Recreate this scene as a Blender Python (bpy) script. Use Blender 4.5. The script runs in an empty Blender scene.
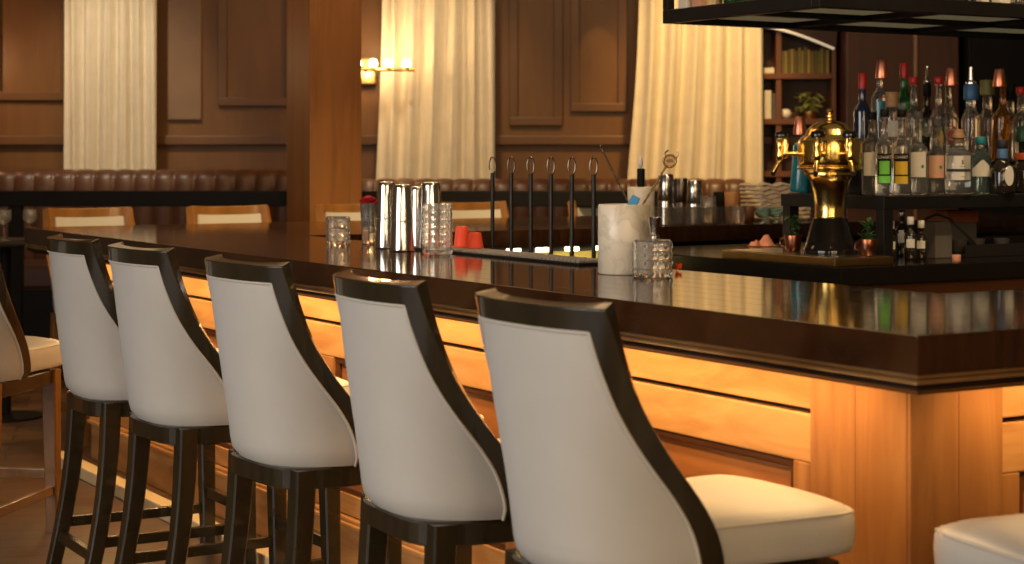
import bpy, bmesh, math, random
from mathutils import Vector, Matrix
random.seed(7)
C = bpy.context.scene.collection
PI = math.pi
TH = math.radians(30.8)            # the bar stands at this angle to the room
CA, SA = math.cos(TH), math.sin(TH)
def W(a, b, h=0.0):                # bar plan (a across, b along) -> room
    return Vector((CA*a - SA*b, SA*a + CA*b, h))

# ------------------------------------------------------------------ materials
MATS = {}
def nodes_of(m):
    m.use_nodes = True
    return m.node_tree.nodes, m.node_tree.links, m.node_tree.nodes['Principled BSDF']
def lin(c):
    return tuple(((x/12.92) if x <= 0.04045 else ((x+0.055)/1.055)**2.4) for x in c)
def mat(name, col, rough=0.5, metal=0.0, var=0.12, scale=8.0, stretch=(1,1,1), bump=0.0, spec=0.5, coat=0.0,
        trans=0.0, ior=1.45, emit=None, estr=0.0, col2=None, wave=False, sheen=0.0, bscale=None, alpha=1.0, coat_rough=0.05, rvar=0.0):
    """procedural principled material; col is linear rgb"""
    if name in MATS: return MATS[name]
    m = bpy.data.materials.new(name); n, l, p = nodes_of(m)
    tc = n.new('ShaderNodeTexCoord'); mp = n.new('ShaderNodeMapping')
    mp.inputs['Scale'].default_value = stretch
    l.new(tc.outputs['Object'], mp.inputs['Vector'])
    nz = n.new('ShaderNodeTexNoise'); nz.inputs['Scale'].default_value = scale
    nz.inputs['Detail'].default_value = 6.0; nz.inputs['Roughness'].default_value = 0.6
    if wave: nz.inputs['Distortion'].default_value = 0.8
    l.new(mp.outputs['Vector'], nz.inputs['Vector'])
    cr = n.new('ShaderNodeValToRGB')
    c2 = col2 if col2 else tuple(min(1, x*(1+var)) for x in col)
    c1 = col if col2 else tuple(x*(1-var) for x in col)
    cr.color_ramp.elements[0].position = 0.32; cr.color_ramp.elements[1].position = 0.68
    cr.color_ramp.elements[0].color = (*c1, 1); cr.color_ramp.elements[1].color = (*c2, 1)
    l.new(nz.outputs['Fac'], cr.inputs['Fac']); l.new(cr.outputs['Color'], p.inputs['Base Color'])
    p.inputs['Roughness'].default_value = rough; p.inputs['Metallic'].default_value = metal
    p.inputs['Specular IOR Level'].default_value = spec; p.inputs['IOR'].default_value = ior
    p.inputs['Coat Weight'].default_value = coat; p.inputs['Coat Roughness'].default_value = coat_rough
    p.inputs['Transmission Weight'].default_value = trans; p.inputs['Alpha'].default_value = alpha
    if sheen: p.inputs['Sheen Weight'].default_value = sheen
    if rvar:
        mr = n.new('ShaderNodeMapRange'); mr.inputs['To Min'].default_value = max(0.01, rough-rvar); mr.inputs['To Max'].default_value = rough+rvar
        l.new(nz.outputs['Fac'], mr.inputs['Value']); l.new(mr.outputs['Result'], p.inputs['Roughness'])
    if bump:
        nb = n.new('ShaderNodeTexNoise'); nb.inputs['Scale'].default_value = bscale or scale*4
        l.new(mp.outputs['Vector'], nb.inputs['Vector'])
        b = n.new('ShaderNodeBump'); b.inputs['Strength'].default_value = bump; b.inputs['Distance'].default_value = 0.01
        l.new(nb.outputs['Fac'], b.inputs['Height']); l.new(b.outputs['Normal'], p.inputs['Normal'])
    if emit:
        p.inputs['Emission Color'].default_value = (*emit, 1); p.inputs['Emission Strength'].default_value = estr
    MATS[name] = m
    return m

M_maple   = mat('maple_wood', (0.35,0.15,0.042), 0.38, col2=(0.56,0.30,0.11), scale=3.0, stretch=(0.6,0.6,4.0), wave=True, bump=0.02, coat=0.15)
M_maple_v = mat('maple_wood_vertical', (0.27,0.105,0.03), 0.38, col2=(0.42,0.19,0.06), scale=3.0, stretch=(5,5,0.5), wave=True, bump=0.02, coat=0.15)
M_cherry  = mat('cherry_panel_wood', (0.30,0.105,0.03), 0.4, col2=(0.40,0.16,0.05), scale=3.0, stretch=(0.7,0.7,3.0), wave=True, coat=0.15)
M_cherry_shade = mat('shaded_cherry_wood', (0.085,0.026,0.008), 0.4, var=0.2, scale=4)  # shadow line of the panel recess, painted as darker moulding
M_top     = mat('bar_top_wood', (0.030,0.011,0.0042), 0.085, col2=(0.060,0.023,0.0075), scale=4, stretch=(6,0.5,1), wave=True, bump=0.012, bscale=14, coat=0.0, rvar=0.02)
M_apron   = mat('dark_moulding_wood', (0.020,0.009,0.005), 0.26, var=0.2, scale=5, stretch=(0.5,0.5,4))
M_stoolwd = mat('stool_wood', (0.024,0.017,0.0075), 0.27, var=0.3, scale=6, stretch=(3,3,0.6), coat=0.5)
M_leather = mat('cream_leather', (0.48,0.455,0.42), 0.40, var=0.035, scale=5, bump=0.05, bscale=180, spec=0.4)
M_piping  = mat('leather_piping', (0.50,0.46,0.40), 0.4, var=0.05)
M_wall    = mat('wall_panel_wood', (0.135,0.058,0.015), 0.45, col2=(0.17,0.076,0.020), scale=2.5, stretch=(3,3,0.5), wave=True)
M_wallm   = mat('wall_moulding_wood', (0.13,0.056,0.015), 0.4, var=0.12, scale=3)
M_column  = mat('column_wood', (0.19,0.076,0.023), 0.42, col2=(0.27,0.115,0.037), scale=3, stretch=(5,5,0.35), wave=True)
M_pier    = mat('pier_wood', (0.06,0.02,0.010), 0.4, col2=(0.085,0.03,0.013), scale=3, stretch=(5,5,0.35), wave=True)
M_black   = mat('black_steel', (0.010,0.009,0.008), 0.38, var=0.2)
M_blackm  = mat('matte_black', (0.007,0.006,0.005), 0.6, var=0.2, spec=0.2)
M_stone   = mat('black_stone_top', (0.013,0.010,0.008), 0.16, var=0.15, scale=20)
M_banq    = mat('brown_leather', (0.082,0.034,0.018), 0.38, var=0.15, scale=6, bump=0.04, bscale=120)
M_dksteel = mat('dark_steel', (0.16,0.13,0.10), 0.3, 1.0, var=0.1)
M_bronze  = mat('dark_bronze', (0.24,0.16,0.08), 0.3, 1.0, var=0.1)
M_honey_lit   = mat('lit_honey_wood', (0.20,0.088,0.022), 0.3, var=0.2, scale=5, stretch=(3,3,0.6), coat=0.3)  # far stools' golden tone; paints golden light on the left stool's legs
M_bead_lit    = mat('highlit_bead_wood', (0.24,0.125,0.045), 0.22, var=0.15, coat=0.4)  # gold highlights on the dark moulding, painted as a lighter brown
M_floor   = None
M_chrome  = mat('chrome', (0.86,0.84,0.80), 0.15, 1.0, var=0.02)
M_steel   = mat('brushed_steel', (0.62,0.60,0.57), 0.2, 1.0, var=0.05, scale=30, stretch=(1,1,8))
M_brass   = mat('polished_brass', (0.92,0.62,0.19), 0.19, 1.0, var=0.04)
M_copper  = mat('copper', (0.86,0.34,0.21), 0.36, 1.0, var=0.08)
M_brassd  = mat('brass_edge', (0.52,0.34,0.13), 0.3, 1.0, var=0.15)
M_curtain = mat('cream_curtain', (0.68,0.60,0.46), 0.8, var=0.05, scale=10, sheen=0.2)
M_glass   = mat('clear_glass', (0.95,0.94,0.90), 0.03, trans=0.95, var=0.0)
M_cut     = mat('cut_glass', (0.98,0.96,0.92), 0.015, trans=0.93, ior=1.28, var=0.0)
M_amber   = mat('amber_glass', (0.55,0.24,0.04), 0.03, trans=0.9, var=0.05)
M_green   = mat('green_glass', (0.03,0.20,0.05), 0.05, trans=0.7, var=0.1)
M_navy    = mat('navy_glass', (0.012,0.02,0.05), 0.06, var=0.2, coat=0.5)
M_dkglass = mat('dark_glass', (0.02,0.014,0.008), 0.05, var=0.2, coat=0.5)
M_teal    = mat('teal_bottle', (0.01,0.17,0.22), 0.22, var=0.2, coat=0.4)
M_tealgl  = mat('teal_glass', (0.62,0.86,0.86), 0.03, trans=0.95, var=0.1)
M_smoke   = mat('smoked_glass', (0.62,0.58,0.52), 0.05, trans=0.94, var=0.1)
M_copperd = mat('dark_copper', (0.36,0.14,0.075), 0.3, 1.0, var=0.15)  # darker copper tone for the mugs
M_marble  = None
M_paper   = mat('label_paper', (0.70,0.64,0.52), 0.6, var=0.05)
M_white   = mat('white_ceramic', (0.72,0.68,0.62), 0.3, var=0.04)
M_red     = mat('red_capsule', (0.45,0.015,0.012), 0.35, var=0.15)
M_rose    = mat('red_petals', (0.55,0.012,0.02), 0.5, var=0.25)
M_orange  = mat('orange_plastic', (0.95,0.10,0.04), 0.4, var=0.06)
M_gold_y  = mat('yellow_label', (0.70,0.45,0.03), 0.5, var=0.1)
M_green_l = mat('green_label', (0.16,0.55,0.06), 0.5, var=0.1)
M_brn_l   = mat('brown_label', (0.018,0.010,0.005), 0.7, var=0.1, spec=0.15)
M_pink_l  = mat('peach_label', (0.62,0.33,0.20), 0.6, var=0.08)
M_red_l   = mat('red_label', (0.42,0.06,0.035), 0.5, var=0.1)
M_blue_c  = mat('blue_cap', (0.03,0.11,0.25), 0.4, var=0.15)
M_blue_s  = mat('blue_plastic', (0.05,0.30,0.62), 0.35, var=0.05)
M_olive_c = mat('olive_cap', (0.20,0.19,0.06), 0.4, var=0.15)
M_teal_c  = mat('teal_cap', (0.02,0.22,0.25), 0.4, var=0.15)
M_cork    = mat('cork', (0.40,0.22,0.10), 0.7, var=0.2, scale=40)
M_ink     = mat('printed_ink', (0.02,0.018,0.016), 0.6, var=0.1)
M_leaf    = mat('leaf_green', (0.26,0.27,0.08), 0.5, var=0.4, scale=12)
M_mint    = mat('mint_green', (0.03,0.09,0.02), 0.5, var=0.4, scale=20)
M_peach   = mat('peach_napkin', (0.66,0.27,0.15), 0.7, var=0.1)
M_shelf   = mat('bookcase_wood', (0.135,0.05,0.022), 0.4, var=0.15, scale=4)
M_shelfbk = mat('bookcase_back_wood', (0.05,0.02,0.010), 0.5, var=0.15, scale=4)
M_carc    = mat('bar_carcass_wood', (0.05,0.022,0.010), 0.5, var=0.15, scale=4)
M_fascia  = mat('walnut_fascia_wood', (0.15,0.055,0.02), 0.3, var=0.2, scale=4, stretch=(0.5,0.5,4))
M_rubber  = mat('black_rubber', (0.014,0.012,0.011), 0.5, var=0.2)
M_matgrid = mat('grey_mat', (0.34,0.30,0.25), 0.45, var=0.1)
M_ledge   = mat('pale_stone', (0.80,0.62,0.36), 0.35, var=0.08)
M_frost_glow   = mat('frosted_panel', (0.42,0.35,0.17), 0.5, var=0.05, emit=(1.0,0.84,0.46), estr=0.07)  # weak emission stands in for light coming through the panels
M_boxbr   = mat('terracotta_box', (0.33,0.09,0.03), 0.6, var=0.1)
M_grey    = mat('grey_plastic', (0.13,0.11,0.09), 0.5, var=0.1)
M_bulb    = mat('lit_bulb', (1,0.8,0.5), 0.4, emit=(1,0.66,0.30), estr=22, var=0)
M_led     = mat('lit_module', (1,0.9,0.7), 0.4, emit=(1,0.80,0.45), estr=9, var=0)
M_ringlit = mat('lit_arch', (1,0.9,0.7), 0.4, emit=(1,0.86,0.62), estr=0.32, var=0)

def add_seams(m):
    n, l = m.node_tree.nodes, m.node_tree.links; p = n['Principled BSDF']
    tc = n.new('ShaderNodeTexCoord'); mp = n.new('ShaderNodeMapping'); mp.inputs['Rotation'].default_value = (0,0,PI/2)
    l.new(tc.outputs['Object'], mp.inputs['Vector'])
    br = n.new('ShaderNodeTexBrick'); br.inputs['Scale'].default_value = 1.0; br.inputs['Brick Width'].default_value = 1.3; br.inputs['Row Height'].default_value = 0.098
    br.inputs['Mortar Size'].default_value = 0.0022; br.inputs['Mortar Smooth'].default_value = 0.6
    l.new(mp.outputs['Vector'], br.inputs['Vector'])
    old = p.inputs['Normal'].links[0].from_node
    b = n.new('ShaderNodeBump'); b.invert = True; b.inputs['Strength'].default_value = 0.35; b.inputs['Distance'].default_value = 0.004
    l.new(br.outputs['Fac'], b.inputs['Height']); l.new(old.outputs['Normal'], b.inputs['Normal']); l.new(b.outputs['Normal'], p.inputs['Normal'])
add_seams(M_top)
def planks(name):
    m = bpy.data.materials.new(name); n, l, p = nodes_of(m)
    tc = n.new('ShaderNodeTexCoord'); mp = n.new('ShaderNodeMapping'); mp.inputs['Rotation'].default_value = (0,0,math.radians(-12))
    l.new(tc.outputs['Object'], mp.inputs['Vector'])
    br = n.new('ShaderNodeTexBrick'); br.inputs['Scale'].default_value = 1.0
    br.inputs['Brick Width'].default_value = 1.1; br.inputs['Row Height'].default_value = 0.15; br.inputs['Mortar Size'].default_value = 0.004
    br.inputs['Color1'].default_value = (0.11,0.055,0.028,1); br.inputs['Color2'].default_value = (0.17,0.09,0.047,1); br.inputs['Mortar'].default_value = (0.03,0.015,0.008,1)
    l.new(mp.outputs['Vector'], br.inputs['Vector'])
    nz = n.new('ShaderNodeTexNoise'); nz.inputs['Scale'].default_value = 9; nz.inputs['Detail'].default_value = 6
    l.new(mp.outputs['Vector'], nz.inputs['Vector'])
    mx = n.new('ShaderNodeMixRGB'); mx.blend_type = 'MULTIPLY'; mx.inputs['Fac'].default_value = 0.5
    l.new(br.outputs['Color'], mx.inputs['Color1']); l.new(nz.outputs['Color'], mx.inputs['Color2'])
    l.new(mx.outputs['Color'], p.inputs['Base Color']); p.inputs['Roughness'].default_value = 0.38
    return m
M_floor = planks('plank_floor')
def marble(name):
    m = bpy.data.materials.new(name); n, l, p = nodes_of(m)
    tc = n.new('ShaderNodeTexCoord')
    nz = n.new('ShaderNodeTexNoise'); nz.inputs['Scale'].default_value = 16; nz.inputs['Detail'].default_value = 10; nz.inputs['Distortion'].default_value = 0.7
    l.new(tc.outputs['Object'], nz.inputs['Vector'])
    cr = n.new('ShaderNodeValToRGB'); e = cr.color_ramp.elements
    e[0].position = 0.43; e[0].color = (0.76,0.67,0.53,1); e[1].position = 0.56; e[1].color = (0.80,0.71,0.57,1)
    k = e.new(0.49); k.color = (0.67,0.585,0.46,1)
    l.new(nz.outputs['Fac'], cr.inputs['Fac']); l.new(cr.outputs['Color'], p.inputs['Base Color']); p.inputs['Roughness'].default_value = 0.3
    return m
M_marble = marble('veined_marble')

# ------------------------------------------------------------------ mesh builder
class MB:
    def __init__(s): s.bm = bmesh.new(); s.round = False
    def _add(s, vs, fs):
        v = [s.bm.verts.new(p) for p in vs]
        for f in fs:
            try: s.bm.faces.new([v[i] for i in f])
            except ValueError: pass
        return s
    def box(s, x0, x1, y0, y1, z0, z1, bev=0.0):
        return s.mbox(Matrix.Translation(((x0+x1)/2,(y0+y1)/2,(z0+z1)/2)), (abs(x1-x0),abs(y1-y0),abs(z1-z0)), bev)
    def mbox(s, m, size, bev=0.0):
        t = bmesh.new(); bmesh.ops.create_cube(t, size=1.0)
        bmesh.ops.scale(t, vec=size, verts=t.verts)
        if bev: bmesh.ops.bevel(t, geom=t.edges[:], offset=min(bev, min(size)*0.45), segments=2, affect='EDGES', profile=0.6)
        bmesh.ops.transform(t, matrix=m, verts=t.verts)
        return s.merge(t)
    def merge(s, t):
        me = bpy.data.meshes.new('tmp'); t.to_mesh(me); t.free(); s.bm.from_mesh(me); bpy.data.meshes.remove(me); return s
    def bar(s, p, q, w, d=None, bev=0.003, up=(0,0,1)):
        """square bar from p to q"""
        p, q = Vector(p), Vector(q); d = d or w; z = (q-p); L = z.length; z.normalize()
        u = Vector(up)
        if abs(z.dot(u)) > 0.95: u = Vector((1,0,0))
        x = u.cross(z).normalized(); y = z.cross(x)
        m = Matrix((x,y,z)).transposed().to_4x4(); m.translation = (p+q)/2
        return s.mbox(m, (w,d,L), bev)
    def lathe(s, prof, seg=32, c=(0,0,0), n=2.0, cap=True, ay=1.0, a0=0.0):
        """prof list of (r,z). n superellipse exponent for squarish sections"""
        s.round = True; rings = []; c = Vector(c)
        for r, z in prof:
            if r < 1e-6: rings.append([s.bm.verts.new(c+Vector((0,0,z)))]); continue
            ring = []
            for k in range(seg):
                t = 2*PI*k/seg + a0; ct, st = math.cos(t), math.sin(t)
                q = (abs(ct)**n + abs(st)**n)**(-1.0/n)
                ring.append(s.bm.verts.new(c+Vector((r*q*ct, r*q*st*ay, z))))
            rings.append(ring)
        for A, B in zip(rings, rings[1:]):
            for k in range(seg):
                a, a2 = A[k % len(A)], A[(k+1) % len(A)]; b, b2 = B[k % len(B)], B[(k+1) % len(B)]
                f = []
                for v in (a, a2, b2, b):
                    if v not in f: f.append(v)
                if len(f) > 2:
                    try: s.bm.faces.new(f)
                    except ValueError: pass
        if cap:
            for R, rev in ((rings[0], True), (rings[-1], False)):
                if len(R) > 2: s.bm.faces.new(R[::-1] if rev else R)
        return s
    def tube(s, pts, r, seg=10, close=False):
        s.round = True; pts = [Vector(p) for p in pts]; n = len(pts); rs = r if isinstance(r, (list, tuple)) else [r]*n
        rings = []; x = None
        for i, p in enumerate(pts):
            a = pts[(i-1) % n] if (i > 0 or close) else p; b = pts[(i+1) % n] if (i < n-1 or close) else p
            t = (b-a).normalized()
            if x is None:
                u = Vector((0,0,1)) if abs(t.z) < 0.9 else Vector((1,0,0)); x = u.cross(t).normalized()
            else: x = (x - t*x.dot(t)).normalized()
            y = t.cross(x)
            rings.append([s.bm.verts.new(p + (x*math.cos(2*PI*k/seg) + y*math.sin(2*PI*k/seg))*rs[i]) for k in range(seg)])
        m = n if close else n-1
        for i in range(m):
            A, B = rings[i], rings[(i+1) % n]
            for k in range(seg): s.bm.faces.new((A[k], A[(k+1)%seg], B[(k+1)%seg], B[k]))
        if not close: s.bm.faces.new(rings[0][::-1]); s.bm.faces.new(rings[-1])
        return s
    def prism(s, poly, z0, z1, bev=0.0):
        t = bmesh.new(); f = t.faces.new([t.verts.new((x,y,z0)) for x,y in poly])
        g = bmesh.ops.extrude_face_region(t, geom=[f]); bmesh.ops.translate(t, vec=(0,0,z1-z0), verts=[e for e in g['geom'] if isinstance(e, bmesh.types.BMVert)])
        bmesh.ops.recalc_face_normals(t, faces=t.faces)
        if bev: bmesh.ops.bevel(t, geom=t.edges[:], offset=bev, segments=2, affect='EDGES', profile=0.6)
        return s.merge(t)
    def loft(s, rings, cap=True):
        R = [[s.bm.verts.new(p) for p in r] for r in rings]; n = len(R[0])
        for A, B in zip(R, R[1:]):
            for k in range(n): s.bm.faces.new((A[k], A[(k+1)%n], B[(k+1)%n], B[k]))
        if cap: s.bm.faces.new(R[0][::-1]); s.bm.faces.new(R[-1])
        return s
    def ball(s, c, r, sc=(1,1,1), seg=12):
        s.round = True; t = bmesh.new(); bmesh.ops.create_uvsphere(t, u_segments=seg, v_segments=max(6,seg//2+2), radius=r)
        bmesh.ops.scale(t, vec=sc, verts=t.verts); bmesh.ops.translate(t, vec=c, verts=t.verts); return s.merge(t)
    def sheet(s, grid, th):
        """grid[i][j] of points -> thickened curved sheet (solid)"""
        ni, nj = len(grid), len(grid[0]); P = [[Vector(p) for p in r] for r in grid]
        def nrm(i, j):
            a = P[min(i+1,ni-1)][j]-P[max(i-1,0)][j]; b = P[i][min(j+1,nj-1)]-P[i][max(j-1,0)][0:3] if False else P[i][min(j+1,nj-1)]-P[i][max(j-1,0)]
            v = a.cross(b); return v.normalized() if v.length > 1e-9 else Vector((0,0,1))
        A = [[s.bm.verts.new(P[i][j]) for j in range(nj)] for i in range(ni)]
        B = [[s.bm.verts.new(P[i][j]-nrm(i,j)*th) for j in range(nj)] for i in range(ni)]
        for i in range(ni-1):
            for j in range(nj-1):
                s.bm.faces.new((A[i][j],A[i+1][j],A[i+1][j+1],A[i][j+1])); s.bm.faces.new((B[i][j],B[i][j+1],B[i+1][j+1],B[i+1][j]))
        for i in range(ni-1):
            s.bm.faces.new((A[i][0],B[i][0],B[i+1][0],A[i+1][0])); s.bm.faces.new((A[i][-1],A[i+1][-1],B[i+1][-1],B[i][-1]))
        for j in range(nj-1):
            s.bm.faces.new((A[0][j],A[0][j+1],B[0][j+1],B[0][j])); s.bm.faces.new((A[-1][j],B[-1][j],B[-1][j+1],A[-1][j+1]))
        return s
    def build(s, name, material, parent=None, sharp=None):
        if sharp is None: sharp = 47 if s.round else 6
        bmesh.ops.recalc_face_normals(s.bm, faces=s.bm.faces)
        me = bpy.data.meshes.new(name); s.bm.to_mesh(me); s.bm.free()
        for p in me.polygons: p.use_smooth = True
        me.set_sharp_from_angle(angle=math.radians(sharp))
        me.materials.append(material)
        o = bpy.data.objects.new(name, me); C.objects.link(o)
        if parent is not None: o.parent = parent
        return o

def tag(o, label=None, cat=None, group=None, kind=None):
    if label: o['label'] = label
    if cat: o['category'] = cat
    if group: o['group'] = group
    if kind: o['kind'] = kind
    return o
def thing(name, label, cat, loc=(0,0,0), rz=0.0, group=None):
    o = bpy.data.objects.new(name, None); C.objects.link(o); o.empty_display_size = 0.1
    o.location = loc; o.rotation_euler = (0,0,rz)
    return tag(o, label, cat, group)
def place(o, loc, rz=0.0):
    o.location = loc; o.rotation_euler = (0,0,rz); return o
def struct(o): o['kind'] = 'structure'; return o
def dup(root, loc, rz, label=None, group=None):
    def cp(o, par):
        c = o.copy(); C.objects.link(c)
        if par is not None: c.parent = par
        for ch in list(kids.get(o.name, [])): cp(ch, c)
        return c
    kids = {}
    def walk(o):
        kids[o.name] = list(o.children)
        for ch in o.children: walk(ch)
    walk(root)
    r = cp(root, None); r.location = loc; r.rotation_euler = (0,0,rz)
    if label: r['label'] = label
    if group: r['group'] = group
    return r
def text_mesh(txt, size, depth=0.0):
    cu = bpy.data.curves.new('lettering', 'FONT'); cu.body = txt; cu.size = size; cu.extrude = depth; cu.align_x = 'CENTER'; cu.align_y = 'CENTER'
    o = bpy.data.objects.new('lettering', cu); C.objects.link(o)
    bpy.context.view_layer.update()
    me = bpy.data.meshes.new_from_object(o.evaluated_get(bpy.context.evaluated_depsgraph_get()))
    bpy.data.objects.remove(o); bpy.data.curves.remove(cu)
    return me
def wrap_text(txt, size, r, z, material, parent, yaw=0.0, name='lettering', flat=False):
    """lettering laid on a bottle of radius r; label centre faces -y turned by yaw"""
    me = text_mesh(txt, size)
    for v in me.vertices:
        x, y = v.co.x, v.co.y
        if flat: p = Vector((x, -r, z+y))
        else: p = Vector((r*math.sin(x/r), -r*math.cos(x/r), z+y))
        v.co = Matrix.Rotation(yaw, 3, 'Z') @ p
    me.materials.clear(); me.materials.append(material)
    o = bpy.data.objects.new(name, me); C.objects.link(o); o.parent = parent
    return o

def srgb255(r,g,b): return lin((r/255,g/255,b/255))

# ================================================================== THE ROOM
fl = MB().box(-7, 9, -2, 14, -0.1, 0.0).build('floor', M_floor); struct(fl)
pf = MB().box(-7, 3.4, 11.65, 12.97, 0.001, 0.25).build('floor_platform', M_floor); struct(pf)
YW = 13.0
wb = MB().box(-7, 9, YW, YW+0.12, 0.0, 4.2).build('wall_back', M_wall); struct(wb)
ce = MB().box(-7, 9, -3, 13.12, 4.2, 4.3).build('ceiling', mat('ceiling_paint',(0.22,0.16,0.10),0.8,var=0.05)); struct(ce)
mm = MB()
def wall_frame(x0, x1, z0, z1, w=0.06, d=0.035):
    mm.box(x0,x1,YW-d,YW+0.01,z1-w,z1,0.006); mm.box(x0,x1,YW-d,YW+0.01,z0,z0+w,0.006)
    mm.box(x0,x0+w,YW-d+0.002,YW+0.01,z0+w-0.004,z1-w+0.004,0.003); mm.box(x1-w,x1,YW-d+0.002,YW+0.01,z0+w-0.004,z1-w+0.004,0.003)
wall_frame(-3.72,-3.17,1.80,3.6); wall_frame(-2.10,-1.55,1.76,3.6); wall_frame(-4.6,-3.85,1.80,3.6)
wall_frame(-0.02,0.36,1.62,3.6); wall_frame(0.42,0.82,1.72,3.6)
o = mm.build('wall_panel_moulding', M_wallm, wb)
cr_ = MB()
for a,b_ in ((-7,3.3),):
    cr_.box(a,b_,YW-0.045,YW+0.01,1.48,1.55,0.01)
cr_.build('chair_rail', M_wallm, wb)
MB().box(-2.46,-2.22,YW-0.03,YW+0.01,1.66,3.6,0.008).build('wall_pilaster', mat('pale_pilaster_wood',(0.20,0.115,0.055),0.35,var=0.1,scale=3), wb)
# pier and recess right of the bookcase
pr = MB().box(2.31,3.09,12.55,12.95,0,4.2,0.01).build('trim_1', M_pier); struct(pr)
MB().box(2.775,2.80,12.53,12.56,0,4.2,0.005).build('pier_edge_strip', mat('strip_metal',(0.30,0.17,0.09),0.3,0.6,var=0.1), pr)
# column
co = thing('column','square reddish wood column rising behind the bar between two curtains','column', W(4.37,9.62)+Vector((0.15,0,0)), TH)
co['kind']='structure'; co.name='trim_2'; del co['label']; del co['category']
MB().box(-0.16,0.17,-0.0,0.33,0,4.2,0.006).build('column_shaft', M_column, co)
MB().box(-0.172,0.182,-0.012,0.342,0.001,0.16,0.006).build('column_base', M_column, co)

# ------------------------------------------------------------------ banquette on its platform
def banquette(x0, x1, label, pitch=0.135):
    t = thing('banquette', label, 'banquette', ((x0+x1)/2, 12.27, 0.2505), 0, 'banquettes along the back wall')
    L = x1-x0
    MB().box(-L/2,L/2,-0.42,0.15,0,0.27,0.01).build('plinth', M_blackm, t)
    MB().box(-L/2,L/2,-0.45,0.15,0.272,0.45,0.035).build('seat', M_banq, t)
    n = max(2, round(L/pitch)); grid = []
    for i in range(n*8+1):
        u = i/8.0; x = -L/2 + L*i/(n*8); bulge = abs(math.sin(PI*u))**0.5*0.028
        col = []
        for (yy, zz, k) in ((0.155,0.45,0.3),(0.145,0.60,1),(0.16,0.90,1),(0.17,1.0,1),(0.19,1.035,0.8),(0.23,1.05,0.7),(0.29,1.05,0.6),(0.32,1.03,0.4)):
            col.append((x, yy - (bulge*k if zz < 1.02 else 0), zz + (bulge*0.6*k if zz > 1.02 else 0)))
        grid.append(col)
    MB().sheet(grid, 0.02).build('channelled_back', M_banq, t, sharp=60)
    MB().box(-L/2,L/2,0.20,0.30,0.4,1.03).build('back_frame', M_blackm, t)
    return t
banquette(-4.1,-1.35,'brown leather channel-tufted banquette under the leftmost curtain')
b2_ = banquette(-1.33,1.60,'brown leather channel-tufted banquette running behind the row of black hooked rods')

b2_.scale = (1,1,0.94)
# ------------------------------------------------------------------ black partition rail in front of it
t = thing('partition_rail','long black horizontal rail on posts in front of the brown banquette','railing',(-1.2,10.95,0))
MB().box(-2.6,2.2,-0.04,0.04,1.10,1.195,0.006).build('top_rail', M_blackm, t)
for x in (-1.79,0.55,2.1):
    MB().box(x-0.04,x+0.04,-0.035,0.035,0.0,1.10,0.004).build('post', M_blackm, t)
MB().box(-2.6,2.2,-0.012,0.012,0.05,0.60).build('infill_panel', M_blackm, t)

# ------------------------------------------------------------------ curtains
def curtain(x0, x1, folds, label, y=12.78, z0=1.0, flare=0.0, seed=1, amp=0.034):
    rnd = random.Random(seed); t = thing('curtain', label, 'curtain', ((x0+x1)/2, y, 0), 0, 'cream curtains on the back wall')
    L = x1-x0; n = folds*12; ph = [rnd.uniform(0.6,1.4) for _ in range(folds+2)]; off = [rnd.uniform(-0.25,0.25) for _ in range(folds+2)]
    grid = []
    for i in range(n+1):
        u = i/n; f = u*folds; k = int(f); w = ph[min(k,folds)]*(1-(f-k)) + ph[min(k+1,folds)]*(f-k)
        x = -L/2 + L*u; col = []
        for j in range(15):
            v = j/14; z = z0 + (4.15-z0)*v
            d = amp*w*math.sin(2*PI*(f+0.12*math.sin(3*v+k))) + 0.006*math.sin(2*PI*f*2.3+1.3+v*2)
            xx = x - flare*(1-v)**3*(1-u)*0.55 - flare*math.exp(-((v-0.0)/0.25)**2)*(1-u)*0.5
            col.append((xx, d, z))
        grid.append(col)
    MB().sheet(grid, 0.006).build('drape', M_curtain, t, sharp=80)
    MB().tube([(-L/2-0.08,0,4.16),(L/2+0.08,0,4.16)], 0.018).build('curtain_rod', M_black, t)
    return t
curtain(-3.155,-2.505,6,'leftmost cream curtain, hanging above the tufted banquette at the left', seed=3)
curtain(-0.91,-0.12,6,'cream curtain right of the wood column, lit by the bulbs at its left edge', flare=0.05, seed=5)
curtain(0.90,1.755,6,'widest golden cream curtain, beside the bookcase and above the steel tins', y=12.675, flare=0.10, seed=11, amp=0.045)

# ------------------------------------------------------------------ wall light with four bulbs
t = thing('wall_sconce','wall light with four glowing bulbs beside the column','lamp',(-0.93,12.56,2.0))
MB().box(-0.19,-0.04,0.36,0.42,-0.09,0.10,0.01).build('back_plate', M_brassd, t)
MB().tube([(-0.11,0.38,0),(-0.11,0.10,0.02),(-0.11,0.0,0.0)],0.012).tube([(-0.17,0,0),(0.26,0,0)],0.012).build('arm', M_brassd, t)
for x in (-0.135,-0.03,0.075,0.20):
    b_ = MB().lathe([(0.001,0.0),(0.014,0.004),(0.015,0.012),(0.026,0.025),(0.030,0.042),(0.026,0.060),(0.014,0.072),(0,0.075)],16,(x,0,0.0)).build('bulb', M_bulb, t)
    MB().lathe([(0.022,-0.012),(0.024,0.0),(0.022,0.022)],16,(x,0,0)).build('bulb_socket', M_brassd, t)

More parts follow.
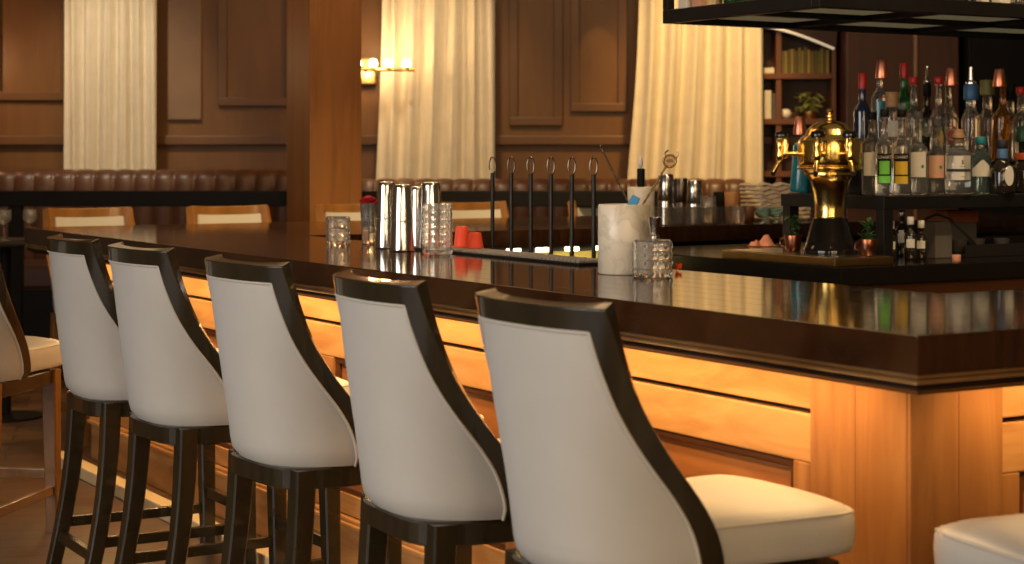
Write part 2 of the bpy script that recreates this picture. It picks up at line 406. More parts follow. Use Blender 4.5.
# ------------------------------------------------------------------ bookcase with its books
t = thing('bookcase','reddish brown built-in bookcase with arched lit top right of the golden curtain','bookcase',(2.0,12.77,0))
x0,x1 = -0.38,0.28
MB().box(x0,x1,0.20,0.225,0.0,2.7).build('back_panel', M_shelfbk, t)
for x in (x0, x1-0.03): MB().box(x,x+0.03,0.0,0.20,0,2.7,0.003).build('side_panel', M_shelf, t)
MB().box(-0.142,-0.105,0.0,0.20,0.10,2.7,0.003).build('divider', M_shelf, t)
for z in (0.06,0.5,0.9,1.255,1.625,1.945):
    MB().box(x0+0.031,x1-0.031,-0.01,0.20,z,z+0.04,0.003).build('shelf', M_shelf, t)
arc = [(-0.36+0.62*k/14, -0.03, 2.15+0.17*math.cos(0.5*PI*(0.98*k/14))) for k in range(15)]
MB().tube(arc, 0.010, 8).build('arch_trim', M_ringlit, t)
MB().prism([(p[0],p[2]) for p in arc]+[(0.278,2.2),(0.278,2.7),(-0.378,2.7)], 0, 0.02).build('arch_board', M_shelfbk, t).matrix_local = Matrix(((1,0,0,0),(0,0,-1,-0.012),(0,1,0,0),(0,0,0,1)))
BK = [srgb255(*c) for c in ((110,100,50),(128,112,58),(90,78,40),(140,122,70),(104,84,44),(84,80,44))]
bi = 0
x = 1.90
while x < 2.225:
    w = random.uniform(0.016,0.026); h = random.uniform(0.155,0.185)
    bm_ = mat('book_cloth_%d' % (bi % 6), BK[bi % 6], 0.6, var=0.15)
    b_ = MB().box(-w/2+0.001,w/2-0.001,-0.06,0.06,0,h,0.003).build('book', bm_)
    place(b_, (x+w/2, 12.86, 1.9853))
    tag(b_, 'old olive or brown book standing in the row on the upper shelf', 'book', 'old books in the row on the upper bookcase shelf')
    x += w+0.001; bi += 1
b_ = MB().box(-0.07,0.07,-0.07,0.07,0,0.04,0.004).build('book', M_paper); place(b_,(1.78,12.87,1.9853)); tag(b_,'white book lying flat on the upper shelf at the curtain edge','book')
b_ = MB().box(-0.028,0.028,-0.06,0.06,0,0.20,0.004).build('book', M_paper); place(b_,(1.80,12.86,1.6653)); tag(b_,'white book standing upright on the lower shelf at the curtain edge','book')
b_ = MB().box(-0.012,0.012,-0.06,0.06,0,0.18,0.004).build('book', mat('book_grey',(0.09,0.085,0.08),0.6)); place(b_,(1.846,12.86,1.6653)); tag(b_,'slim grey book standing beside the white book on the lower shelf','book')
b_ = MB().lathe([(0.02,0),(0.04,0.012),(0.046,0.04),(0.03,0.065),(0.016,0.07)],20).build('small_vase', M_white); place(b_,(1.935,12.86,1.6653)); tag(b_,'small round white vase on the lower bookcase shelf','vase')
t = thing('potted_plant','leafy green plant with pale leaves on the lower bookcase shelf','plant',(2.11,12.865,1.6653))
MB().lathe([(0.035,0),(0.05,0.02),(0.05,0.05),(0.042,0.055),(0.03,0.045)],20).build('pot', M_brassd, t)
lf = MB()
for k in range(34):
    a = random.uniform(0,2*PI); r = random.uniform(0.02,0.10); z = random.uniform(0.06,0.175)
    m = Matrix.Translation((r*math.cos(a)*1.0, r*math.sin(a)*0.35, z)) @ Matrix.Rotation(a,4,'Z') @ Matrix.Rotation(random.uniform(-0.6,0.9),4,'Y')
    q = [m @ Vector(p) for p in ((-0.045,0,0),(-0.02,0.02,0.008),(0.02,0.018,0.006),(0.05,0,-0.008),(0.02,-0.018,0.006),(-0.02,-0.02,0.008))]
    q2 = [p - Vector((0,0,0.002)) for p in q]
    lf.loft([q2,q])
lf.build('foliage', M_leaf, t)
lf = thing('tall_cabinet','black tall cabinet standing beyond the bottles at the right edge','cabinet',(3.75,12.5,0))
MB().box(-0.62,0.62,-0.05,0.4,0,3.6,0.008).build('body', M_blackm, lf)
MB().box(-0.60,-0.01,-0.075,-0.052,0.1,3.55,0.005).build('door', M_blackm, lf)
MB().box(0.01,0.60,-0.075,-0.052,0.1,3.55,0.005).build('door', M_blackm, lf)

# ================================================================== THE BAR
AF, BC, BF = 2.40, 2.54, 8.5        # front edge, near corner, far edge
bt = thing('bar_countertop','long dark glossy wooden bar top wrapping around the corner','countertop', W(AF,BC,0), TH)
def L_(a,b): return (a-AF, b-BC)
U = [L_(8.0,BF),L_(AF,BF),L_(AF,BC),L_(8.0,BC),L_(8.0,3.29),L_(3.18,3.29),L_(3.18,7.05),L_(8.0,7.05)]
MB().prism(U, 0.995, 1.07, 0.003).build('top_slab', M_top, bt)
def upath(o): return [(8.0-AF, BF-BC-o),(o, BF-BC-o),(o,o),(8.0-AF,o)]
def sweep(prof):
    mb = MB(); rings = []
    for k in range(4):
        rings.append([(upath(o)[k][0], upath(o)[k][1], h) for o,h in prof])
    return mb.loft(rings)
sweep([(0.006,0.9945),(0.006,0.992),(0.0015,0.9915),(0.001,0.9895),(0.004,0.988),(0.010,0.986),(0.010,0.975),(0.16,0.975),(0.16,0.9945)]).build('apron', M_bead_lit, bt)
sweep([(0.0095,0.9855),(0.003,0.985),(0.0005,0.9825),(0.0005,0.9795),(0.003,0.977),(0.0095,0.9755)]).build('bead', M_bead_lit, bt)
sweep([(0.012,0.9745),(0.009,0.972),(0.008,0.968),(0.009,0.964),(0.013,0.962),(0.018,0.962),(0.024,0.959),(0.03,0.954),(0.036,0.952),(0.16,0.952),(0.16,0.9745)])  .build('cove_moulding', M_apron, bt)
for o_ in bt.children: pass

# bar front: panelled face
bf = thing('bar','panelled maple bar with lit front below the dark glossy counter','bar', W(AF,BC,0), TH)
OA, OB = 0.25, 0.285
PA = OA; PB = OB
FT = 0.951
MB().prism([L_(8.0,BF-0.25),L_(AF+OA+0.035,BF-0.25),L_(AF+OA+0.035,BC+OB+0.035),L_(8.0,BC+OB+0.035),L_(8.0,3.20),L_(3.08,3.20),L_(3.08,7.14),L_(8.0,7.14)],0.0,FT-0.003).build('carcass', M_carc, bf)
yend = BF-0.25-BC
def front_piece(y0,y1,z0,z1,d0,bev=0.004):   # on the long face; d0 = how far proud of carcass plane
    return MB().box(PA+0.035-d0,PA+0.036,y0,y1,z0,z1,bev)
def side_piece(x0,x1,z0,z1,d0,bev=0.004):
    return MB().box(x0,x1,PB+0.035-d0,PB+0.036,z0,z1,bev)
ys = PB+0.31                                  # post ends here
front_piece(ys,yend,0.843,FT,0.040).build('top_rail', M_maple, bf)
front_piece(ys,yend,0.721,0.831,0.034).build('panel_rail', M_maple, bf)
front_piece(ys,yend,0.20,0.27,0.034).build('bottom_rail', M_maple, bf)
front_piece(ys-0.3,yend,0.0,0.165,0.044).build('baseboard', M_maple, bf)
MB().box(PA-0.030,PA+0.036,PB-0.03,yend,0.168,0.184,0.004).box(PA-0.018,PA+0.036,PB-0.018,yend,0.184,0.197,0.004).build('base_cap', M_maple, bf)
stiles = [ys]; y = ys+0.07
edges = []
while y < yend-0.5:
    edges.append((y, min(y+1.15, yend-0.1))); y += 1.15+0.13
prev = ys
for (p0,p1) in edges:
    front_piece(prev,p0,0.27,0.721,0.034).build('stile', M_maple_v, bf); prev = p1
    front_piece(p0,p1,0.27,0.721,0.012,0.0).build('recessed_panel', M_cherry, bf)
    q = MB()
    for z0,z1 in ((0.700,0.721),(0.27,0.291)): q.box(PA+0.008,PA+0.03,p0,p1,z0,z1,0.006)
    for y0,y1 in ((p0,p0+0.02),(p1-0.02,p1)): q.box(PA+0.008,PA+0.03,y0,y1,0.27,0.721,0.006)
    q.build('panel_moulding', M_cherry_shade, bf)
front_piece(prev,yend,0.27,0.721,0.034).build('stile', M_maple_v, bf)
# corner post with seams
PW = 0.31; PS = 0.26
q = MB()
q.box(PA-0.008,PA+0.04,PB+0.002,PB+PW*0.52,0.20,FT,0.003); q.box(PA-0.008,PA+0.04,PB+PW*0.52+0.0005,PB+PW,0.20,FT,0.003)
q.box(PA-0.006,PA+PS*0.5,PB-0.008,PB+0.04,0.20,FT,0.003); q.box(PA+PS*0.5+0.0005,PA+PS,PB-0.008,PB+0.04,0.20,FT,0.003)
q.build('corner_post', M_maple_v, bf)
xs = PA+PS
side_piece(xs,8-AF,0.843,FT,0.040).build('top_rail', M_maple, bf)
side_piece(xs,8-AF,0.721,0.831,0.034).build('panel_rail', M_maple, bf)
side_piece(xs,8-AF,0.20,0.27,0.034).build('bottom_rail', M_maple, bf)
side_piece(PA,8-AF,0.0,0.165,0.044).build('baseboard', M_maple, bf)
x = xs+0.06; prev = xs
while x < 4.0:
    side_piece(prev,x,0.27,0.721,0.034).build('stile', M_maple_v, bf); prev = x+1.15
    side_piece(x,x+1.15,0.27,0.721,0.012,0.0).build('recessed_panel', M_cherry, bf)
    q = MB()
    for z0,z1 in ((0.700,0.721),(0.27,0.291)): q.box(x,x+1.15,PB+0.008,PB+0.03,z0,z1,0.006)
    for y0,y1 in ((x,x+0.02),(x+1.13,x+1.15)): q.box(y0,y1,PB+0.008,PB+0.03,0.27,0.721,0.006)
    q.build('panel_moulding', M_cherry_shade, bf); x += 1.28
# foot ledge
fk = MB().prism([L_(AF+0.03,BF-0.3),L_(AF+0.03,BC+0.03),L_(6.0,BC+0.03),L_(6.0,BC+0.10),L_(AF+0.10,BC+0.10),L_(AF+0.10,BF-0.3)],0.001,0.055,0.006).build('foot_ledge', M_ledge)
place(fk, W(AF,BC,0), TH); tag(fk,'low pale stone foot ledge on the floor along the bar base','ledge')

# ------------------------------------------------------------------ bar stools
def stool():
    t = thing('bar_stool','x','bar stool')
    ZB, ZT = 0.612, 1.132
    tab = [(0,1.0),(0.05,0.998),(0.15,0.955),(0.25,0.85),(0.34,0.715),(0.47,0.50),(0.63,0.29),(0.82,0.12),(1,0)]
    def fr(v):
        for (a,fa),(b,fb) in zip(tab,tab[1:]):
            if v <= b: 
                k=(v-a)/(b-a); return fa+(fb-fa)*k
        return 0
    def frs(v): return sum(fr(min(1,max(0,v+d))) for d in (-0.06,-0.03,0,0.03,0.06))/5 if 0.06<v<0.94 else fr(v)
    def S(s, v, off=0.0):
        def P(s,v):
            xc = -0.300 - 0.048*v - 0.008*math.sin(PI*v)
            ex = -0.300 + 0.262*frs(v); fe = ex - xc
            we = 0.242 - 0.006*v + 0.006*math.sin(PI*v)
            thm = math.radians(88 - 34*v**0.7); n = 2.5
            th = abs(s)*thm
            X = we*math.sin(th)**(2/n)/math.sin(thm)**(2/n) if th > 0 else 0
            F = fe*(1-math.cos(th)**(2/n))/(1-math.cos(thm)**(2/n))
            X = X*(1-0.35*(1-abs(s))) if False else X
            # bottom edge of the shell tucks in slightly
            tuck = 0.020*max(0,1-v/0.07)**2
            return Vector((xc+F+tuck*(1-abs(s)**3), math.copysign(1,s)*X*(1-0.06*max(0,1-v/0.07)**2), ZB+(ZT-ZB)*v))
        p = P(s,v)
        if off:
            e = 0.01
            a = P(min(1,s+e),v)-P(max(-1,s-e),v); b = P(s,min(1,v+e))-P(s,max(0,v-e))
            nn = a.cross(b).normalized()
            if nn.x*1.0 > 0 and abs(s) < 0.5: nn = -nn
            if abs(s) >= 0.5 and nn.y*s < 0: nn = -nn
            p = p + nn*off
        return p
    NV = 22
    def ssp(k):   # even-ish spacing in arc for the superellipse
        return k
    S0 = [0.0,0.004,0.015,0.04,0.08,0.14,0.22,0.31,0.41,0.52,0.63,0.74,0.84,0.92]
    def half_len(v):
        L = 0; q = S(0,v)
        for k in range(1,41):
            p = S((k/40)**2.0 if k<40 else 1.0, v); L += (p-q).length; q = p
        return L
    def s_at(v, back):   # s whose arc distance from the edge is back
        pts = [S((k/60),v) for k in range(61)]; L = 0
        for k in range(60,0,-1):
            d = (pts[k]-pts[k-1]).length
            if L+d >= back: return (k-(back-L)/d)/60
            L += d
        return 0.0
    vt = 1 - 0.046/(ZT-ZB)
    vs = [vt*j/(NV-1) for j in range(NV)] + [vt+(1-vt)*0.5, 1.0]
    rows = []
    for v in vs:
        sb = s_at(v, 0.054-0.006*v)
        col = [sb*f for f in (0,0.004,0.015,0.04,0.09,0.16,0.25,0.36,0.48,0.60,0.72,0.82,0.91,0.97,1.0)] + [sb+(1-sb)*f for f in (0.33,0.66,1.0)]
        rows.append([-x for x in col[:0:-1]] + col)
    NS = len(rows[0]); mid = NS//2; inL = mid-14; inR = mid+14
    def solid(cells, o_out, o_in, jmin=0):
        mb = MB(); vo, vi = {}, {}
        def g(d, i, j, off):
            if (i,j) not in d: d[(i,j)] = mb.bm.verts.new(S(rows[j][i], vs[j], off))
            return d[(i,j)]
        cnt = {}
        for (i,j) in cells:
            q = [(i,j),(i+1,j),(i+1,j+1),(i,j+1)]
            mb.bm.faces.new([g(vo,a,b,o_out) for a,b in q]); mb.bm.faces.new([g(vi,a,b,o_in) for a,b in q][::-1])
            for k in range(4):
                e = (q[k],q[(k+1)%4]); key = tuple(sorted(e)); cnt.setdefault(key,[]).append(e)
        for key, es in cnt.items():
            if len(es) == 1:
                a,b = es[0]; mb.bm.faces.new((vo[a],vi[a],vi[b],vo[b]))
        return mb
    JT = NV-1
    leather = [(i,j) for i in range(inL,inR) for j in range(JT)]
    frame = [(i,j) for i in range(NS-1) for j in range(len(vs)-1) if not (inL <= i < inR and j < JT)]
    sh = solid(leather, 0.002, -0.034).build('backrest', M_leather, t, sharp=50)
    fm = solid(frame, 0.006, -0.040); bmesh.ops.recalc_face_normals(fm.bm, faces=fm.bm.faces)
    f_ = fm.build('back_frame', M_stoolwd, t, sharp=40)
    bv = f_.modifiers.new('bevel','BEVEL'); bv.width = 0.004; bv.segments = 2; bv.limit_method = 'ANGLE'; bv.angle_limit = math.radians(50); bv.harden_normals = True
    pp = [S(rows[j][inR],vs[j],0.004) for j in range(0,JT+1)] + [S(rows[JT][i],vs[JT],0.004) for i in range(inR-1,inL,-1)] + [S(rows[j][inL],vs[j],0.004) for j in range(JT,-1,-1)]
    clean = [pp[0]]
    for p in pp[1:]:
        if (p-clean[-1]).length > 0.004: clean.append(p)
    MB().tube(clean, 0.0038, 8).build('piping', M_piping, sh)
    # inner upholstered lining: follows the frame inside
    lin_ = [(i,j) for i in range(inL,inR) for j in range(JT)]
    solid(lin_, -0.036, -0.047).build('inner_lining', M_leather, t, sharp=50)
    # seat cushion
    def plan(ins, z, crown=0):
        pts = []
        n = 48; x0, x1 = -0.20+ins, 0.330-ins
        for k in range(n):
            th = 2*PI*k/n; ct, st = math.cos(th), math.sin(th); e = 10.0
            q = (abs(ct)**e+abs(st)**e)**(-1/e)
            xx = (x0+x1)/2 + (x1-x0)/2*q*ct; u = (xx-x0)/(x1-x0)
            hw = 0.192 + 0.036*u - ins
            bow = 0.012*(1-(q*st)**2)*max(0,ct)
            pts.append((xx+bow-0.006, hw*q*st, z + crown*(1-min(1,abs(q*st))**2)))
        return pts
    R = [plan(0.010,0.617),plan(0.003,0.622),plan(0.0,0.635),plan(-0.002,0.665),plan(-0.001,0.690),plan(0.003,0.701),plan(0.010,0.708),plan(0.030,0.716,0.002),plan(0.07,0.725,0.004),plan(0.12,0.731,0.006),plan(0.17,0.733,0.007)]
    cu = MB().loft(R).build('seat_cushion', M_leather, t, sharp=60)
    seam = [Vector(p) for p in plan(0.0015,0.700)]
    MB().tube(seam, 0.0028, 6, close=True).build('seam', M_piping, cu)
    # seat frame ring
    ring = []
    n = 56
    def ringplan(ins,z):
        pts=[]
        for k in range(n):
            th=2*PI*k/n; ct,st=math.cos(th),math.sin(th); e=4.6; q=(abs(ct)**e+abs(st)**e)**(-1/e)
            xx=-0.003+(0.280-ins)*q*ct; pts.append((xx,(0.214+0.010*(xx+0.25)/0.5-ins)*q*st,z))
        return pts
    mb = MB(); mb.loft([ringplan(0.006,0.556),ringplan(0.0,0.560),ringplan(0.0,0.606),ringplan(0.006,0.6105)])
    mb.build('seat_rail', M_stoolwd, t)
    legs = {}
    for key,(p,q) in {'rl':((-0.222,0.185,0.607),(-0.305,0.200,0.0)),'rr':((-0.222,-0.185,0.607),(-0.305,-0.200,0.0)),
                      'fl':((0.238,0.190,0.607),(0.250,0.195,0.0)),'fr':((0.238,-0.190,0.607),(0.250,-0.195,0.0))}.items():
        mb = MB(); P,Q = Vector(p),Vector(q); rings=[]
        for k in range(9):
            u=k/8; c=P.lerp(Q,u); 
            if key[0]=='r': c.x += 0.018*math.sin(PI*u)
            w=(0.029-0.007*u); b=0.005
            rings.append([(c.x+sx*(w-(b if f else 0)), c.y+sy*(w-(0 if f else b)), c.z) for sx,sy,f in ((1,1,0),(1,1,1),(-1,1,1),(-1,1,0),(-1,-1,0),(-1,-1,1),(1,-1,1),(1,-1,0))])
        mb.loft(rings).build('leg', M_stoolwd, t); legs[key]=(P,Q)
    def at(key,z):
        P,Q=legs[key]; u=(P.z-z)/P.z; c=P.lerp(Q,u)
        if key[0]=='r': c.x += 0.018*math.sin(PI*u)
        return c
    MB().bar(at('fl',0.215),at('fr',0.215),0.030,0.036).build('footrest', M_stoolwd, t)
    MB().bar(at('rl',0.110),at('rr',0.110),0.026,0.036).build('stretcher', M_stoolwd, t)
    for sd in 'lr':
        MB().bar(at('r'+sd,0.155),at('f'+sd,0.155),0.026,0.034).build('stretcher', M_stoolwd, t)
    return t
S0_ = stool()
GS = 'white leather bar stools at the bar'
A0 = 2.13
place(S0_, W(A0,2.97), TH); tag(S0_, 'nearest white leather bar stool, its whole seat cushion showing', 'bar stool', GS)
row = [(2.13,3.65,-4.0,'second nearest white bar stool, overlapped by the nearest backrest'),
       (2.13,4.45,2.0,'middle white bar stool of the row of five along the bar'),
       (2.13,5.27,1.5,'fourth white bar stool from the near corner, second backrest from the left'),
       (2.13,5.925,-1.0,'fifth white bar stool from the near corner, leftmost backrest of the row')]
for a,b,d,lab in row:
    dup(S0_, W(a,b), TH+math.radians(d), lab, GS)
ls_ = dup(S0_, W(1.70,6.68), TH+math.radians(48), 'white bar stool cut off by the left edge, set back from the bar', GS)
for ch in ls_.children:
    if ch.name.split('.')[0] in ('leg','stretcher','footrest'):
        ch.material_slots[0].link = 'OBJECT'; ch.material_slots[0].material = M_honey_lit  # golden LED light put into this stool's leg colour
dup(S0_, W(2.585,2.20), TH+PI/2-math.radians(14), 'white bar stool at the bar return, only its seat showing at bottom right', GS)
for a,lab in ((2.87,'bar stool facing us across the far counter, leftmost of the far row'),
            (3.64,'bar stool across the far counter, just left of the wood column'),
            (4.39,'bar stool across the far counter, in front of the wood column'),
            (5.15,'bar stool across the far counter, behind the left hooked rods'),
            (6.05,'bar stool across the far counter, behind the marble jars')):
    fs = dup(S0_, W(a+0.06,8.90), TH-PI/2, lab, 'bar stools on the far side of the counter')
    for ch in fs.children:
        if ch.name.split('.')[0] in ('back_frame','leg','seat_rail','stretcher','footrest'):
            ch.material_slots[0].link = 'OBJECT'; ch.material_slots[0].material = M_honey_lit

# ================================================================== THINGS ON THE BAR
ZT_ = 1.0702
def on_bar(a,b,h=ZT_): return W(a,b,h)
def P_(px,z,h):                     # plan helper used while measuring: camera axis x = (px-512)/1816*z
    return Vector(((px-512)/1816*z, z, h))
def cup_prof(r0,r1,h,th=0.003,base=0.008):
    return [(r0-0.003,0),(r0,0.003),(r1,h-0.002),(r1-th/2,h),(r1-th,h-0.002),(r0-th,base),(0,base)]
def cutglass(r, h, nv, cols, th=0.006, base=0.016, taper=0.0, bulge=0.0025, neckless=True):
    """tumbler with rows of square-cut facets"""
    prof_r = []
    mb = MB(); seg = cols*6; rings = []
    N = nv*6
    for j in range(N+1):
        v = j/N; ring = []
        for k in range(seg):
            u = k/6.0
            f = (abs(math.sin(PI*u))*abs(math.sin(PI*v*nv)))**0.5
            rr = r*(1+taper*v) - bulge + bulge*2*f
            ring.append((rr*math.cos(2*PI*k/seg), rr*math.sin(2*PI*k/seg), 0.001+h*v))
        rings.append(ring)
    ri = r*(1+taper) - th
    for rr,z in ((ri,h+0.0005),(r-th,base),(0.004,base)):
        rings.append([(rr*math.cos(2*PI*k/seg), rr*math.sin(2*PI*k/seg), z) for k in range(seg)])
    return mb.loft(rings)
# small square-cut tumbler at left
o = cutglass(0.046,0.105,3,8).build('cut_glass_tumbler', M_cut, sharp=30); place(o, on_bar(2.98,5.72)); place(o, P_(338,6.9,ZT_)); tag(o,'short square-cut clear glass tumbler left of the rose glass','glass')
# tall mixing glass
o = cutglass(0.0505,0.172,7,14,bulge=0.0018).build('mixing_glass', M_cut, sharp=30); place(o, P_(437.5,6.22,ZT_)); tag(o,'tall cut clear glass in front of the steel shaker tins','glass')
# rose glass
t = thing('rose_glass','narrow clear glass holding a red rose left of the shaker tins','glass', P_(368.5,6.95,ZT_))
MB().lathe(cup_prof(0.024,0.033,0.155),28).build('glass', M_cut, t)
rs = MB()
rr_ = random.Random(4)
for k in range(22):
    a = k*2.4; r = 0.003+0.0012*k; 
    m = Matrix.Translation((r*math.cos(a),r*math.sin(a),0.172-0.0006*k)) @ Matrix.Rotation(a,4,'Z') @ Matrix.Rotation(0.25+0.03*k,4,'Y')
    g=[]
    for i in range(5):
        u=i/4-0.5; g.append([tuple(m @ Vector((0.004*(1-4*u*u)*-1, u*0.036, -0.016+0.03*j/3*(1-0.8*u*u)))) for j in range(4)])
    rs.sheet(g,0.0012)
rs.ball((0,0,0.168),0.02,(1,1,0.8)).build('rose', M_rose, t)
MB().tube([(0,0,0.012),(0.004,0,0.09),(0,0,0.16)],0.0028).build('stem', M_mint, t)
# shaker tins, two-part
def tin(px,z,h,r0,r1,label,name='shaker_tin',group='steel shaker tins on the bar'):
    t = thing(name,label,'cocktail shaker',P_(px,z,ZT_),0,group)
    hm = h*0.45
    MB().lathe([(r0-0.002,0),(r0+0.0015,0.002),(r0,0.006),(r0+(r1-r0)*0.45,hm-0.001),(r0*0.5,hm-0.0005)],36).build('lower_tin', M_chrome, t)
    MB().lathe([(r0+(r1-r0)*0.45-0.003,hm),(r0+(r1-r0)*0.45+0.0008,hm+0.002),(r1+0.001,h-0.012),(r1-0.001,h-0.004),(r1-0.006,h),(r1-0.011,h-0.002),(0,h-0.003)],36).build('upper_tin', M_chrome, t)
    return t
tin(386.5,6.62,0.242,0.042,0.031,'steel shaker tin nearest the red rose')
tin(402.5,6.42,0.236,0.043,0.033,'steel shaker tin just left of the tall cut glass')
tin(431,6.50,0.243,0.042,0.033,'steel shaker tin standing behind the tall cut glass')
tin(417.5,6.62,0.225,0.030,0.026,'slim shaker tin in the gap between the taller tins')
# marble tool jar
def jar(px,z,r,h,label,k=1,hb=ZT_):
    t = thing('marble_jar',label,'jar',P_(px,z,hb),0.3*k)
    MB().lathe([(r-0.004,0),(r,0.004),(r,h-0.004),(r-0.003,h),(r-0.010,h),(r-0.012,h-0.004),(r-0.012,0.02),(0,0.02)],48).build('jar_body', M_marble, t)
    return t
jar(624,5.20,0.0745,0.199,'large veined marble jar beside the square glass decanter')
jar(641,7.90,0.0587,0.271,'pale marble jar on the back counter behind the large marble jar, holding a black muddler',2,1.0003)
# blue tag
o = MB().mbox(Matrix.Translation((0,0,0.155)) @ Matrix.Rotation(0.45,4,'Y'),(0.026,0.012,0.13),0.004).build('blue_spatula', M_blue_s); place(o,P_(626.5,5.19,ZT_+0.008)); tag(o,'blue plastic tool poking out of the large marble jar','bar tool')
# bar spoon with round emblem
t = thing('bar_spoon','twisted bar spoon with round horseshoe emblem leaning in the large marble jar','bar spoon',P_(624,5.20,ZT_+0.0))
tw = MB(); p0=Vector((-0.050,0,0.03)); p1=Vector((0.1205,0,0.306))
pts=[];rsz=[]
for k in range(61):
    u=k/60; pts.append(p0.lerp(p1,u)); rsz.append(0.0031+0.0009*math.sin(u*110))
tw.tube(pts,rsz,8).build('shaft', M_bronze, t)
cx,cz = 0.131,0.3225
hs = MB().tube([(cx+0.0175*math.cos(2*PI*k/28),0,cz+0.0175*math.sin(2*PI*k/28)) for k in range(28)],0.003,8,close=True)
dm = MB().prism([(0.0172*math.cos(2*PI*k/28),0.0172*math.sin(2*PI*k/28)) for k in range(28)],-0.001,0.001).build('emblem_disc', M_bronze, t)
dm.matrix_local = Matrix(((1,0,0,cx),(0,0,-1,0),(0,1,0,cz),(0,0,0,1)))
me_ = MB()
for dx in (-0.006,0.0,0.006): me_.mbox(Matrix.Translation((dx,0.001,0.0012)) @ Matrix.Rotation(0.15,4,'Z'),(0.0022,0.010,0.001))
me_.mbox(Matrix.Translation((0,0.0,0.0012)),(0.020,0.0018,0.001))
me_.build('emblem_mark', M_ink, dm)
hs.tube([(cx-0.015,0,cz+0.009),(cx-0.013,0,cz+0.024),(cx-0.004,0,cz+0.031)],0.0024,6).tube([(cx+0.016,0,cz+0.006),(cx+0.024,0,cz+0.016),(cx+0.022,0,cz+0.027)],0.0024,6)
hs.build('emblem_ring', M_bronze, t)
# muddler & spoon in the rear jar
t = thing('muddler','black muddler with a pale highlight shape on top, standing in the farther marble jar','bar tool',P_(641,7.88,1.0208)); t.scale = (1.244,1.244,1.244)
MB().lathe([(0.010,0),(0.012,0.01),(0.012,0.20),(0.014,0.215),(0.014,0.262),(0.012,0.266),(0,0.266)],20).build('handle', M_blackm, t)
MB().lathe([(0.004,0.266),(0.008,0.275),(0.009,0.287),(0.006,0.300),(0.002,0.311),(0,0.313)],12,(-0.002,0,0)).build('tip', M_white, t)  # pale shape standing in for a blurred highlight on the stick
t = MB().tube([(0.026,0,0.02),(-0.135,0,0.345)],0.0032,8).ball((-0.137,0,0.35),0.006,(1,1,1.2)).build('bar_spoon', M_dksteel); place(t,P_(640,7.88,1.0100)); t.scale = (1.244,1.244,1.244); tag(t,'thin plain bar spoon leaning left out of the farther marble jar','bar spoon')
# square-cut decanter with its jigger
o = MB()
o = cutglass(0.055,0.098,4,12,th=0.006,base=0.012,bulge=0.0024).build('cut_glass_jar', M_cut, sharp=30); place(o,P_(652.5,5.07,ZT_)); tag(o,'squat square-cut clear glass jar in front of the large marble jar','glass jar')
MB().lathe([(0.0495,0.0995),(0.051,0.1005),(0.051,0.1025),(0.049,0.1035),(0,0.1035)],40).build('lid', M_cut, o)
t = thing('jigger','small steel jigger standing upright on top of the square-cut glass jar','jigger',P_(654.5,5.07,ZT_+0.1040))
MB().lathe([(0.014,0.0),(0.015,0.003),(0.011,0.006),(0.014,0.010),(0.010,0.014),(0.011,0.018),(0.0195,0.061),(0.021,0.062),(0.019,0.062),(0.010,0.02),(0,0.02)],28).build('jigger_body', M_steel, t)
# orange cups behind the front run
for px,z,h,lab in ((462,6.45,0.074,'taller upturned orange plastic cup by the bar mat'),(475,6.36,0.056,'shorter upturned orange plastic cup nearest the hooked rods')):
    o = MB().lathe([(0.029,0),(0.031,0.003),(0.029,0.008),(0.022,h-0.004),(0.019,h),(0,h)],28).build('plastic_cup', M_orange); place(o,P_(px,z,ZT_+0.013)); tag(o,lab,'cup')
# orange peel
g=[[(0.011*math.cos(a)*(0.7+0.3*v),0.011*math.sin(a)*(0.7+0.3*v),0.004+0.014*v+0.004*math.sin(a*2)) for v in (0,0.35,0.7,1.0)] for a in [k*0.33 for k in range(15)]]
o=MB().sheet(g,0.0015).build('orange_peel', M_orange, sharp=70); place(o,P_(678.5,5.33,ZT_)); tag(o,'tiny orange peel curl on the bar right of the square-cut glass jar','garnish')
# high-top table at the far left
t = thing('high_top_table','small black high-top table beyond the far left end of the bar','table',(-2.72,9.75,0))
MB().lathe([(0.30,0.925),(0.305,0.93),(0.305,0.95),(0.30,0.955),(0,0.955)],40).build('tabletop', M_blackm, t)
MB().lathe([(0.03,0.02),(0.03,0.9245),(0.06,0.9245)],20).build('pedestal', M_blackm, t)
MB().lathe([(0.2,0.0005),(0.2,0.012),(0.035,0.0195),(0,0.0195)],32).build('base', M_blackm, t)
def wineglass(x,y,lab):
    o=MB().lathe([(0.033,0),(0.033,0.003),(0.005,0.008),(0.004,0.075),(0.02,0.085),(0.038,0.115),(0.036,0.165),(0.034,0.165),(0.036,0.115),(0.018,0.088),(0,0.082)],24).build('wine_glass', M_glass); place(o,(x,y,0.9552)); tag(o,lab,'glass')
wineglass(-2.69,9.62,'wine glass on the black high-top table, left one'); wineglass(-2.575,9.70,'wine glass on the black high-top table, right one')
# bar mat
t = thing('bar_mat','long grey ribbed rubber mat lying along the inner bar edge','bar mat',W(3.105,5.25,ZT_),TH)
MB().box(-0.07,0.07,-0.56,0.56,0,0.008,0.003).build('mat_base', M_rubber, t)
nb = MB()
for i in range(45):
    for j in range(4): 
        y = -0.54+1.08*i/44; x=-0.052+0.104*j/3
        nb.box(x-0.011,x+0.011,y-0.009,y+0.009,0.0075,0.013)
nb.build('nubs', M_matgrid, t)
